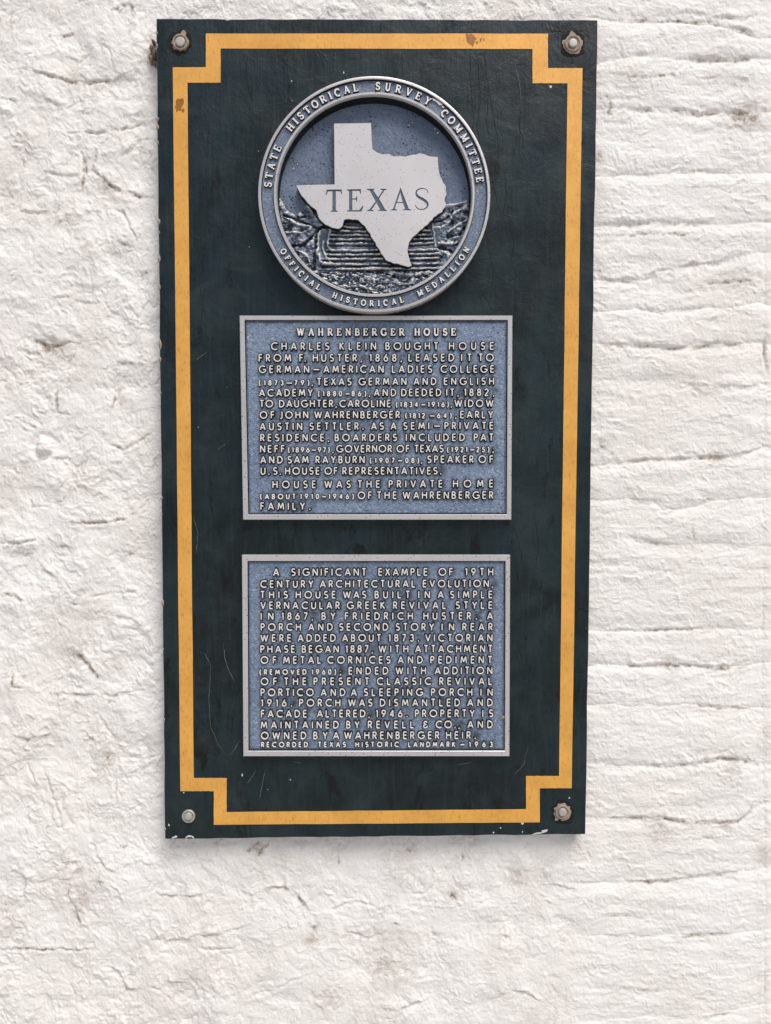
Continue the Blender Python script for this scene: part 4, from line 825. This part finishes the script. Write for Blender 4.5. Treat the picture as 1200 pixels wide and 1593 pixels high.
    o = par(link('small_lettering', mesh('small_lettering', V, Fc, MI), [M_LET, M_DARK]), root); o['kind'] = 'stuff'
    return root

def line(yl, yr, cap, *words):
    """words: (text, x0, x1[, kind, cap]) with the baseline running from yl at x=405 to yr at x=768"""
    out = []
    for w in words:
        kind = w[3] if len(w) > 3 else 'b'; cp = w[4] if len(w) > 4 else cap
        f = lambda x: yl + (yr - yl) * (x - 405) / 363
        out.append((w[0], w[1], w[2], (f(w[1]), f(w[2])), cp, kind))
    return out
SM = 8.8
P1 = [
 line(523, 523, 13.3, ('WAHRENBERGER', 460.8, 630.8, 'h'), ('HOUSE', 643.7, 710.5, 'h')),
 line(544.8, 544.3, 12.4, ('CHARLES', 421.8, 512.8), ('KLEIN', 528.3, 585.5), ('BOUGHT', 599.7, 682.2), ('HOUSE', 698.5, 768.8)),
 line(563, 562.2, 12.4, ('FROM', 402.5, 453.4), ('F.', 465.8, 476.6), ('HUSTER,', 486.7, 563.8), ('1868,', 574.7, 626), ('LEASED', 635.5, 706.9), ('IT', 717.5, 734.2), ('TO', 744.5, 768.5)),
 line(580.5, 580, 12.2, ('GERMAN', 402.8, 481.4), ('-', 487.2, 498), ('AMERICAN', 503.3, 597.2), ('LADIES', 609.8, 672.7), ('COLLEGE', 685.6, 769.3)),
 line(600, 598.9, 12, ('(1873', 402.6, 441.5, 's', SM), ('-', 445, 455.5, 's', SM), ('79)', 458, 481.7, 's', SM), (',', 484.4, 487.8), ('TEXAS', 493.2, 547.2), ('GERMAN', 558, 632.7), ('AND', 643.5, 679.3), ('ENGLISH', 690.6, 769)),
 line(617, 616.2, 12, ('ACADEMY', 403.2, 487), ('(1880', 494.7, 532.5, 's', SM), ('-', 537, 545, 's', SM), ('86)', 547, 570.2, 's', SM), (',', 573.5, 577), ('AND', 581.7, 616.8), ('DEEDED', 624.2, 686.9), ('IT,', 694.3, 714.3), ('1882', 722, 760.5), (',', 766.5, 770)),
 line(634, 633.4, 12, ('TO', 404.2, 425.2), ('DAUGHTER,', 434.2, 524.7), ('CAROLINE', 528.2, 608.5), ('(1834', 615.8, 650.8, 's', SM), ('-', 655, 662.5, 's', SM), ('1916)', 665.5, 698.8, 's', SM), (',', 701, 704), ('WIDOW', 707.1, 768.2)),
 line(651.5, 650.8, 12, ('OF', 404.2, 427.5), ('JOHN', 435, 480), ('WAHRENBERGER', 489, 622.5), ('(1812', 630.5, 661.5, 's', SM), ('-', 668.5, 677, 's', SM), ('64)', 680, 703.2, 's', SM), (',', 707.5, 711), ('EARLY', 716, 767.6)),
 line(669.5, 668, 12, ('AUSTIN', 404.3, 470.4), ('SETTLER.', 481.5, 566.5), ('AS', 577.2, 597.6), ('A', 608, 616.9), ('SEMI', 627.4, 668.2), ('-', 675, 686), ('PRIVATE', 691.6, 768.2)),
 line(686.9, 686.2, 12, ('RESIDENCE,', 405, 512.6), ('BOARDERS', 520.8, 618), ('INCLUDED', 631.4, 723.5), ('PAT', 737.2, 768)),
 line(704.4, 703.7, 12, ('NEFF', 404.6, 443.5), ('(1896', 448, 482, 's', SM), ('-', 484.8, 492.8, 's', SM), ('97)', 494.5, 513.5, 's', SM), (',', 516.6, 519.8), ('GOVERNOR', 523.2, 610.2), ('OF', 617, 637.7), ('TEXAS', 644.8, 690.5), ('(1921', 695.4, 727.5, 's', SM), ('-', 731, 738.5, 's', SM), ('25)', 741, 761.8, 's', SM), (';', 765.8, 769)),
 line(721.3, 720.3, 12, ('AND', 405, 440.2), ('SAM', 447.5, 480.5), ('RAYBURN', 491, 567.7), ('(1907', 575.3, 614.5, 's', SM), ('-', 619, 627, 's', SM), ('08)', 630.5, 652.4, 's', SM), (',', 654.6, 658), ('SPEAKER', 664.8, 737.2), ('OF', 744.6, 768)),
 line(738.8, 738.2, 12, ('U.', 405.6, 420), ('S.', 425, 437.8), ('HOUSE', 443.5, 497.7), ('OF', 504.8, 525.7), ('REPRESENTATIVES.', 532.8, 687.4)),
 line(760, 758.3, 12.2, ('HOUSE', 424, 491.9), ('WAS', 504.6, 546), ('THE', 556.5, 591.5), ('PRIVATE', 604.8, 688.9), ('HOME', 704.8, 767.7)),
 line(777, 776.2, 12.1, ('(ABOUT', 404.6, 460.3, 's', SM), ('1910', 466.8, 496.8, 's', SM), ('-', 500.5, 508, 's', SM), ('1946)', 511, 551, 's', SM), ('OF', 556.5, 579), ('THE', 586.5, 617.7), ('WAHRENBERGER', 626.5, 768)),
 line(793.5, 793, 12.1, ('FAMILY.', 405.2, 483.5)),
]
P2 = [
 line(896.3, 895.8, 12.2, ('A', 425, 434.6), ('SIGNIFICANT', 453.2, 570.2), ('EXAMPLE', 588.8, 665.7), ('OF', 682.4, 705.2), ('19TH', 723.7, 767.8)),
 line(914.8, 913.8, 12, ('CENTURY', 405.2, 488), ('ARCHITECTURAL', 497.8, 646.5), ('EVOLUTION,', 657.8, 768)),
 line(931.4, 931, 12, ('THIS', 405.2, 448.2), ('HOUSE', 460.2, 522.7), ('WAS', 533.7, 570.2), ('BUILT', 582.9, 638.2), ('IN', 650.8, 669.2), ('A', 681.3, 690.5), ('SIMPLE', 700.2, 766.5)),
 line(948, 947.5, 12, ('VERNACULAR', 405.2, 529), ('GREEK', 539.6, 599.4), ('REVIVAL', 611.6, 694.4), ('STYLE', 709, 766.5)),
 line(964.7, 964.2, 12, ('IN', 405.6, 425.7), ('1867,', 438, 487.7), ('BY', 500.3, 522.3), ('FRIEDRICH', 536.6, 642.7), ('HUSTER.', 658.7, 742.7), ('A', 758, 767.2)),
 line(981.7, 981.2, 12, ('PORCH', 405.6, 468.5), ('AND', 479.9, 518), ('SECOND', 527.7, 604.4), ('STORY', 615.7, 675.7), ('IN', 687.1, 706.9), ('REAR', 719.4, 766.9)),
 line(998.8, 998.2, 12, ('WERE', 405.2, 453.5), ('ADDED', 463.2, 522.7), ('ABOUT', 532.4, 593.2), ('1873.', 604.3, 652.7), ('VICTORIAN', 661.6, 766.5)),
 line(1016, 1015.3, 12, ('PHASE', 405.2, 459.4), ('BEGAN', 469.6, 527.4), ('1887,', 537.6, 581), ('WITH', 589, 635.7), ('ATTACHMENT', 646, 766.4)),
 line(1033, 1032.5, 12, ('OF', 405.6, 430.7), ('METAL', 440.7, 499.9), ('CORNICES', 509.4, 608), ('AND', 619, 658), ('PEDIMENT', 669.6, 766)),
 line(1050.2, 1049.2, 12, ('(REMOVED', 403.7, 477.2, 's', SM), ('1960)', 484.5, 523.2, 's', SM), (';', 528.2, 532), ('ENDED', 542.4, 604.4), ('WITH', 615.4, 663.2), ('ADDITION', 676.5, 766.4)),
 line(1066.3, 1065.8, 12, ('OF', 405.6, 431.4), ('THE', 442.1, 477.2), ('PRESENT', 487.9, 574.7), ('CLASSIC', 586.5, 671), ('REVIVAL', 683.5, 766)),
 line(1083.4, 1082.8, 12, ('PORTICO', 405.6, 488.5), ('AND', 499, 537.7), ('A', 545.8, 555.7), ('SLEEPING', 566, 658.5), ('PORCH', 670.7, 735.2), ('IN', 747.5, 766.9)),
 line(1099.6, 1099, 12, ('1916.', 406, 455.2), ('PORCH', 465.4, 529.9), ('WAS', 541.6, 579.7), ('DISMANTLED', 591, 716), ('AND', 727.1, 766.9)),
 line(1116.6, 1115.8, 12, ('FACADE', 406, 478), ('ALTERED,', 493.2, 576), ('1946.', 584.7, 634.9), ('PROPERTY', 645.6, 738.9), ('IS', 750.5, 767.7)),
 line(1134, 1133, 12, ('MAINTAINED', 405.6, 527.4), ('BY', 538.7, 559.9), ('REVELL', 572.4, 644.4), ('&', 657.8, 666.9), ('CO.,', 678, 716), ('AND', 727.4, 766.9)),
 line(1150.6, 1149.8, 12, ('OWNED', 406, 476.9), ('BY', 487.4, 510.2), ('A', 518.3, 527.9), ('WAHRENBERGER', 535.4, 683.9), ('HEIR.', 694, 741)),
 line(1163, 1162.5, 8, ('RECORDED', 406.2, 479.4, 's', 8.6), ('TEXAS', 494.9, 538.5, 's', 8.6), ('HISTORIC', 552.9, 621, 's', 8.6), ('LANDMARK', 634.9, 709, 's', 8.6), ('-', 715.8, 723.8, 's', 8.6), ('1963', 729.7, 766.9, 's', 8.6)),
]
plaque([(372.5, 490.6), (797.8, 490.6), (796, 808.8), (378, 808.8)], [(380.8, 498), (790, 498), (788.5, 800), (386.5, 800)],
       'upper blue text plaque with serif heading and silver frame, directly below the round medallion', P1,
       pits=[(720, 790, 50, .22), (600, 795, 50, .14), (440, 790, 40, .10), (560, 790, 60, .12), (780, 560, 14, .12), (760, 765, 20, .12)])
plaque([(376.2, 863.6), (794.3, 863.6), (793, 1177), (378.4, 1177)], [(385.3, 873.2), (786.6, 873.2), (785.5, 1168), (386.8, 1168)],
       'lower blue text plaque without a heading, silver framed, nearest the bottom of the board', P2,
       pits=[(765, 1155, 26, .28), (700, 1135, 40, .14), (770, 900, 14, .12), (480, 1163, 30, .1), (400, 1050, 20, .1)])

def specks(root, name, lst, y, mat, lab):
    vs, fs = [], []
    for i, (u, v, a) in enumerate(lst):
        p = P(u, v, y); lump(p[0], p[2], y + .0005, a / 1000, a / 1000 * .9, a / 1500, 400 + i, vs, fs, 8)
    o = par(link(name, mesh(name, vs, fs, smooth=True), [mat]), root); o['label'] = lab
PLQ = [o for o in bpy.data.objects if o.get('category') == 'plaque']
specks(PLQ[1], 'mud_speck', [(748, 966, 2.2), (783, 1116, 2.6), (787, 1113, 2.0), (780, 1118, 1.5)], -.0105, M_CHIP, 'small pale specks of dried mud')
specks(PLQ[0], 'mud_speck', [(651, 674, 1.8), (654, 677, 1.4)], -.0118, M_CHIP, 'small pale speck of dried mud')
# ------------------------------------------------------------------ medallion
MT = -.028                                               # top of the medallion rings
def mc():
    l, r, t = P(401, 301, MT), P(763.8, 301, MT), P(582.4, 117.3, MT); R = (r[0] - l[0]) / 2
    return np.array([(l[0] + r[0]) / 2, 0, t[2] - R]), R
MC, MR = mc()
med = empty('medallion', (MC[0], 0, MC[2]), 'round cast medallion with a raised silver Texas map and lettered rim above both text plaques', 'medallion')
k = MR * 1000 / 182.0
def lathe(name, prof, mats, midx, n=180):
    vs, fs, mi = [], [], []
    for r, y in prof:
        for i in range(n):
            a = 2 * PI * i / n; vs.append((MC[0] + r * k / 1000 * math.cos(a), y, MC[2] + r * k / 1000 * math.sin(a)))
    for r in range(len(prof) - 1):
        for i in range(n): fs.append((r * n + i, (r + 1) * n + i, (r + 1) * n + (i + 1) % n, r * n + (i + 1) % n)); mi.append(midx[r])
    me = mesh(name, vs, fs, mi, smooth=False)
    sm = np.ones(len(fs), bool); me.polygons.foreach_set('use_smooth', sm); me.set_sharp_from_angle(angle=math.radians(35))
    return par(link(name, me, mats), med)
BF = MT + .0042
lathe('outer_rim', [(178, -.0002), (180.5, -.004), (181.6, MT + .0016), (181, MT + .0004), (180, MT), (177.4, MT), (176.6, MT + .0008), (175.6, BF + .0002)], [M_METAL, M_DARK], [0, 0, 0, 0, 0, 0, 1])
lathe('lettering_band', [(175.9, BF), (172, BF + .0003), (167, BF + .0004), (162, BF + .0003), (157.6, BF)], [M_BAND], [0] * 4)
FLR = -.0045
lathe('inner_ring', [(158.2, BF + .0002), (157.2, MT + .0008), (156.6, MT), (153.8, MT), (152.9, MT + .0009), (151.6, MT + .0045), (150.6, FLR + .001)], [M_METAL, M_DARK], [1, 0, 0, 0, 0, 1])  # bowl wall black: shade inside the rim put into its colour
def zm(x, y): return (380 + x / 2.927, 100 + y / 2.927)
# relief field
R0 = 151.5 * k / 1000; g = np.arange(-R0, R0 + .0004, .00085); RX, RZ = np.meshgrid(g, g)
def relief():
    X = RX * 1000; Zz = RZ * 1000; rad = np.hypot(X, Zz)
    def W(pts):
        pp = np.array([zm(*p) for p in pts]); w = P(pp[:, 0], pp[:, 1], FLR - .003); return np.stack([(w[:, 0] - MC[0]) * 1000, (w[:, 2] - MC[2]) * 1000], 1)
    h = .3 * fbm(X, Zz, 22, 4, .6, seed=200) + .9 * sstep(135, 152, rad)
    skyl = W([(150, 600), (175, 625), (200, 655), (235, 690), (262, 665), (290, 635), (330, 700), (400, 690), (600, 690), (860, 660), (915, 640), (960, 632), (1030, 618)])
    sk = np.interp(X, skyl[:, 0], skyl[:, 1])
    land = sstep(1.2, -1.2, Zz - sk + .8 * fbm(X, Zz, 8, 3, seed=201))
    base = 3.2 + 1.2 * fbm(X, Zz, 30, 3, seed=202)
    ex = X + 1.0 * fbm(X, Zz, 9, 3, .6, seed=203); ez = Zz + 1.0 * fbm(X, Zz, 45, 2, seed=209) + .55 * fbm(X, Zz, 9, 3, .6, seed=204)
    # stepped ledges of the middle
    steps = np.zeros_like(X); zone_l = W([(345, 700)])[0, 0]; zone_r = W([(880, 700)])[0, 0]
    ys = [742, 760, 778, 797, 817, 847, 866, 886, 910, 932]
    lz = [W([(600, y)])[0, 1] for y in ys]
    lx = [W([(x, 800)])[0, 0] for x in (400, 395, 392, 388, 384, 372, 372, 352, 352, 330)]
    rx_ = [W([(x, 800)])[0, 0] for x in (840, 850, 855, 862, 868, 885, 890, 900, 905, 900)]
    for z0, l, r in zip(lz, lx, rx_):
        lineh = ez - z0 - .012 * ex
        m = sstep(l - 1, l + 2, ex) * sstep(r + 1, r - 2, ex)
        joint = np.clip(np.abs(np.sin(ex * .19 + z0 * 2.1 + 1.6 * fbm(X, Zz, 25, 2, seed=205))) * 9, .15, 1)
        steps += m * ((2.7 + .9 * fbm(X, Zz, 4, 2, seed=212)) * np.exp(-(lineh / 1.35) ** 6) * joint * np.clip(.85 + .9 * fbm(X, Zz + z0 * 3, 14, 3, .6, seed=210), .1, 1.5) - 1.5 * np.exp(-((lineh + 3.0) / 1.3) ** 2))
    mid = sstep(zone_l - 6, zone_l + 4, ex) * sstep(zone_r + 6, zone_r - 2, ex)
    low = W([(600, 945)])[0, 1]; rough = sstep(3, -3, Zz - low)
    rk = np.abs(fbm(ex, ez, 17, 5, .62, seed=206, ay=1.7)); chunk = 5.0 * (rk - .25) + 1.3 * fbm(X, Zz, 4, 2, seed=207)
    sides = (1 - mid) * (1 - rough)
    dg = fbm(ex * .8 + ez * .5, ez * .9 - ex * .4, 13, 4, .6, seed=208)
    h = h * (1 - land) + land * (base + steps * (1 - rough) * mid + chunk * rough + sides * (2.2 * dg + 1.2 * (rk - .2)))
    for a, w, pts in [(-3, 1.6, [(165, 600), (200, 660), (250, 700), (280, 690)]), (-3.2, 1.8, [(180, 690), (250, 712), (330, 745), (370, 735)]), (-3.4, 2.2, [(205, 830), (270, 822), (320, 775), (350, 742), (385, 740)]),
                      (2.2, 1.6, [(185, 700), (250, 735), (310, 740)]), (2.4, 1.5, [(190, 765), (260, 770), (310, 745)]), (2.6, 1.8, [(395, 745), (385, 790), (380, 830), (400, 850)]), (2.4, 1.6, [(362, 810), (356, 840), (375, 880), (400, 905)]),
                      (2.6, 2.0, [(345, 870), (345, 900), (420, 915)]), (-2.6, 1.6, [(330, 780), (318, 870), (320, 930)]), (2.4, 1.8, [(345, 760), (340, 800), (335, 850)]), (2.2, 1.6, [(250, 850), (290, 870), (300, 910)]),
                      (2.2, 1.2, [(850, 700), (862, 760), (872, 830), (885, 850)]), (2.6, 2.0, [(868, 745), (900, 745), (930, 725), (945, 700)]), (-2.8, 1.6, [(850, 720), (900, 712), (940, 690), (950, 668)]),
                      (2.6, 1.8, [(930, 765), (975, 730), (1025, 700)]), (2.8, 2.2, [(940, 690), (980, 665), (1010, 650)]), (-2.8, 2.0, [(930, 790), (980, 775), (1010, 740)]), (2.8, 2.2, [(885, 818), (930, 820), (965, 815)]),
                      (2.2, 1.6, [(915, 645), (960, 640), (1025, 620)]), (-2.4, 1.8, [(880, 840), (930, 845), (960, 860)]), (2.6, 2.2, [(500, 935), (560, 925), (640, 930), (700, 955), (780, 960), (840, 945)]),
                      (-2.8, 1.8, [(560, 945), (640, 950), (700, 975)]), (2.0, 1.6, [(460, 1020), (520, 1010), (580, 1030)])]:
        dd, sd, tt = polydist(ex, ez, W(pts)); h += land * a * np.exp(-(dd / w) ** 2)
    # wear: bright where the cast stands proud of its surroundings, black paint left in the hollows
    def blur(a, n):
        c = np.cumsum(np.pad(a, ((n + 1, n), (0, 0)), 'edge'), 0); a = (c[2 * n + 1:] - c[:-2 * n - 1]) / (2 * n + 1)
        c = np.cumsum(np.pad(a, ((0, 0), (n + 1, n)), 'edge'), 1); return (c[:, 2 * n + 1:] - c[:, :-2 * n - 1]) / (2 * n + 1)
    hp = h - .6 * blur(blur(h, 4), 4) - .4 * blur(blur(h, 11), 11)
    wear = .45 + .16 * hp + .06 * rough + .12 * fbm(X, Zz, 26, 3, seed=211)
    return h, np.clip(wear, 0, 1), land
RH, RWR, RLD = relief()
mask = np.hypot(RX, RZ) < R0; idx = -np.ones(mask.shape, int); idx[mask] = np.arange(mask.sum())
fq = np.stack([idx[:-1, :-1], idx[:-1, 1:], idx[1:, 1:], idx[1:, :-1]], -1).reshape(-1, 4); fq = fq[(fq >= 0).all(1)]
me = mesh('relief_field', np.stack([RX[mask] + MC[0], FLR - RH[mask] / 1000, RZ[mask] + MC[2]], -1), fq.tolist(), smooth=True)
for nm, arr in (('wear', RWR), ('land', RLD)):
    at = me.attributes.new(nm, 'FLOAT', 'POINT'); at.data.foreach_set('value', arr[mask].astype(np.float32))
par(link('relief_field', me, [M_RELIEF]), med)

# Texas map, engraved with its name
TEX = [(410,270),(577,268),(583,385),(592,393),(605,403),(618,407),(632,412),(647,409),(660,410),(680,420),(697,420),(710,418),(722,421),(735,422),(748,417),(760,415),(773,412),(785,412),(795,407),(805,407),(825,412),(835,417),(845,420),(882,423),(882,445),(884,470),(886,490),(892,512),(900,525),(905,540),(914,550),(918,562),(917,576),(921,590),(915,605),(912,620),(918,635),(915,650),(905,660),(900,672),(884,680),(872,690),(860,698),(856,708),(845,715),(836,728),(820,738),(812,748),(798,757),(785,772),(768,785),(758,799),(750,810),(746,830),(743,850),(746,868),(751,885),(755,900),(762,915),(752,921),(742,920),(728,915),(714,912),(700,906),(680,905),(668,898),(655,895),(646,890),(640,880),(632,868),(625,862),(620,848),(610,832),(603,826),(600,813),(590,800),(580,786),(575,770),(562,755),(556,745),(550,735),(540,728),(530,718),(522,709),(510,705),(495,706),(480,703),(468,703),(460,705),(453,710),(450,722),(447,735),(440,742),(430,748),(415,745),(400,742),(385,734),(370,728),(357,716),(345,705),(338,692),(335,680),(330,664),(320,655),(305,645),(290,630),(276,612),(262,597),(250,575),(238,553),(300,550),(413,547)]
TEX = np.array([zm(x, y) for x, y in TEX])
def z5(pts): return np.array([(480 + x / 5.4545, 270 + y / 5.4545) for x, y in pts])
GL = {'T': [(155,137),(282,135),(286,177),(280,177),(272,152),(233,150),(233,312),(248,318),(248,325),(188,325),(188,318),(204,312),(204,151),(165,153),(155,182),(148,182)],
 'E': [(325,135),(445,132),(447,172),(440,172),(432,147),(373,147),(373,212),(402,211),(408,193),(414,193),(414,237),(408,237),(402,220),(373,221),(373,312),(432,311),(458,275),(468,277),(452,322),(328,323),(328,316),(345,310),(345,148),(325,142)],
 'X': [(497,130),(560,130),(560,137),(549,141),(592,203),(632,141),(612,137),(612,130),(663,130),(663,137),(645,142),(600,214),(652,305),(665,310),(665,318),(595,318),(595,311),(609,306),(577,248),(536,307),(552,312),(552,319),(498,319),(498,312),(516,307),(570,236),(520,144),(497,138)],
 'A': [(783,118),(852,300),(872,305),(872,312),(805,312),(805,305),(820,300),(803,250),(749,250),(733,300),(752,306),(752,313),(700,313),(700,307),(718,300),(777,130)]}
sc_ = np.array([(1015,165),(1008,142),(990,129),(965,126),(938,131),(920,146),(914,166),(921,187),(942,204),(968,217),(992,232),(1009,250),(1013,268),(1004,288),(984,301),(957,305),(932,300),(917,287),(908,266)], float)
wd = np.array([7,6,7,8,10,12,15,19,22,24,23,20,16,12,9,8,8,7,7], float) / 2
dd = np.gradient(sc_, axis=0); dd /= np.linalg.norm(dd, axis=1, keepdims=True); nn = np.stack([-dd[:, 1], dd[:, 0]], 1)
GL['S'] = np.concatenate([sc_ + nn * wd[:, None], (sc_ - nn * wd[:, None])[::-1]]).tolist()
HOLE = z5([(780, 163), (799, 242), (753, 242)])
def inpoly(p, poly):
    x, y = p; c = False; j = len(poly) - 1
    for i in range(len(poly)):
        if (poly[i][1] > y) != (poly[j][1] > y) and x < (poly[j][0] - poly[i][0]) * (y - poly[i][1]) / (poly[j][1] - poly[i][1]) + poly[i][0]: c = not c
        j = i
    return c
MAPT = -.0215
def tri(loops):
    vs, es = [], []
    for lp in loops:
        b = len(vs); m = len(lp); vs += [Vector((float(p[0]), float(p[1]))) for p in lp]; es += [(b + i, b + (i + 1) % m) for i in range(m)]
    r = delaunay_2d_cdt(vs, es, [], 0, 1e-5); return [tuple(v) for v in r[0]], [tuple(f) for f in r[2]]
loops = {c: z5(p) for c, p in GL.items()}
tv, tf = tri([TEX] + list(loops.values()) + [HOLE])
def cen(f): return (sum(tv[i][0] for i in f) / len(f), sum(tv[i][1] for i in f) / len(f))
top = []; fills = {c: [] for c in loops}
for f in tf:
    c = cen(f)
    if not inpoly(c, TEX): continue
    hit = next((ch for ch in loops if inpoly(c, loops[ch]) and not (ch == 'A' and inpoly(c, HOLE))), None)
    (fills[hit] if hit else top).append(f)
TP = P([p[0] for p in tv], [p[1] for p in tv], MAPT)
vs = [(p[0], MAPT, p[2]) for p in TP]; fs = list(top); mi = [0] * len(fs)
w = P(TEX[:, 0], TEX[:, 1], MAPT); b = len(vs); m = len(w); c0 = w.mean(0)
nrm2 = np.roll(w, -1, 0) - np.roll(w, 1, 0); on = np.stack([nrm2[:, 2], -nrm2[:, 0]], 1); on /= np.linalg.norm(on, axis=1, keepdims=True)
# outward side of the outline
area = sum(w[i - 1][0] * w[i][2] - w[i][0] * w[i - 1][2] for i in range(m)); sgn = 1 if area > 0 else -1
for off, y in ((0, MAPT), (.0006, MAPT + .0007), (.0012, FLR + .002)):
    for i in range(m): vs.append((w[i][0] + sgn * on[i][0] * off, y, w[i][2] + sgn * on[i][1] * off))
for r in range(2):
    for i in range(m): fs.append((b + r * m + i, b + r * m + (i + 1) % m, b + (r + 1) * m + (i + 1) % m, b + (r + 1) * m + i)); mi.append(0 if r == 0 else 1)
mp = par(link('texas_map', mesh('texas_map', vs, fs, mi), [M_MAP, M_DARK]), med)
mp['label'] = 'raised silver map of Texas engraved with its name'
for ch, lp in loops.items():
    D = MAPT + .0011; vs = [(p[0], D, p[2]) for p in TP]; used = sorted({i for f in fills[ch] for i in f}); ren = {u: i for i, u in enumerate(used)}
    V = [vs[u] for u in used]; Fc = [tuple(ren[i] for i in f) for f in fills[ch]]; mi = [0] * len(Fc)
    for lpp in ([lp, HOLE] if ch == 'A' else [lp]):
        ww = P(lpp[:, 0], lpp[:, 1], MAPT); b = len(V); m = len(ww)
        V += [(p[0], MAPT, p[2]) for p in ww] + [(p[0], D, p[2]) for p in ww]
        Fc += [(b + i, b + (i + 1) % m, b + m + (i + 1) % m, b + m + i) for i in range(m)]; mi += [1] * m
    o = link('engraved_letter', mesh('engraved_' + ch, V, Fc, mi), [M_INLAY, M_DARK]); o.parent = mp

# rim lettering
def ang(u, v):
    p = P(u, v, MT); return math.atan2(p[2] - MC[2], p[0] - MC[0])
RIM = [('STATE', (416.7, 286.3), (432.5, 230.3), 1), ('HISTORICAL', (451.2, 196.7), (553.3, 135.3), 1), ('SURVEY', (588.3, 132.8), (666.3, 154.7), 1), ('COMMITTEE', (692.5, 175), (748.3, 278.3), 1),
       ('OFFICIAL', (438.7, 392), (493.3, 450), 0), ('HISTORICAL', (520, 462), (625.8, 468.7), 0), ('MEDALLION', (655, 457.5), (729.2, 390), 0)]
for txt, a, b_, upper in RIM:
    cap, stroke = (13.2, 2.35) if upper else (10.4, 2.0)
    g_ = [glyph(c, 'serif', cap, stroke, 3.4, .8) for c in txt]; ws = [x[1] for x in g_]
    a0, a1 = ang(*a), ang(*b_)
    if upper:
        if a1 > a0: a1 -= 2 * PI
    else:
        if a0 > 0: a0 -= 2 * PI
        if a1 < a0: a1 += 2 * PI
    Rb = (166.8 * k - cap / 2) / 1000 if upper else (166.8 * k + cap / 2) / 1000
    span = abs(a1 - a0) * Rb * 1000; inner_w = sum(ws) - ws[0] / 2 - ws[-1] / 2; gap = (span - inner_w) / (len(txt) - 1); s = 0
    for i, ((me, wdt), ch) in enumerate(zip(g_, txt)):
        if i: s += ws[i - 1] / 2 + gap + ws[i] / 2
        al = a0 - s / 1000 / Rb if upper else a0 + s / 1000 / Rb
        o = bpy.data.objects.new('letter', me); COL.objects.link(o); o.parent = med; o.matrix_parent_inverse = Matrix.Translation(-med.location)
        rot = al - PI / 2 if upper else al + PI / 2            # local z axis points outwards (upper) or inwards (lower)
        px, pz = MC[0] + Rb * math.cos(al), MC[2] + Rb * math.sin(al)
        ca, sa = math.cos(rot), math.sin(rot)
        o.matrix_basis = Matrix(((ca, 0, -sa, px - ca * wdt / 2000), (0, 1, 0, BF + .0005), (sa, 0, ca, pz - sa * wdt / 2000), (0, 0, 0, 1)))

many('chipped_spot', [blot(683, 160, 6, 2.6, BF - .0002, .0016, 501, .5, 16, .7), blot(676, 156, 3.2, 1.6, BF - .0002, .0016, 502, .5, 12, .6), blot(690, 167, 2.4, 1.6, BF - .0002, .0012, 503, .5, 10)], [M_LET], med)
many('white_splatter', [blot(u, v, q, q, FLR - .0012, .0006, 510 + i, .3, 9) for i, (u, v, q) in enumerate([(457, 262.5, 1.1), (463.5, 255.5, 1.0), (636.5, 195, 1.2), (642, 191, .8), (676.5, 201, 1.1), (681, 207, 1.5), (695, 210, .8)])], [M_WSPL], med)
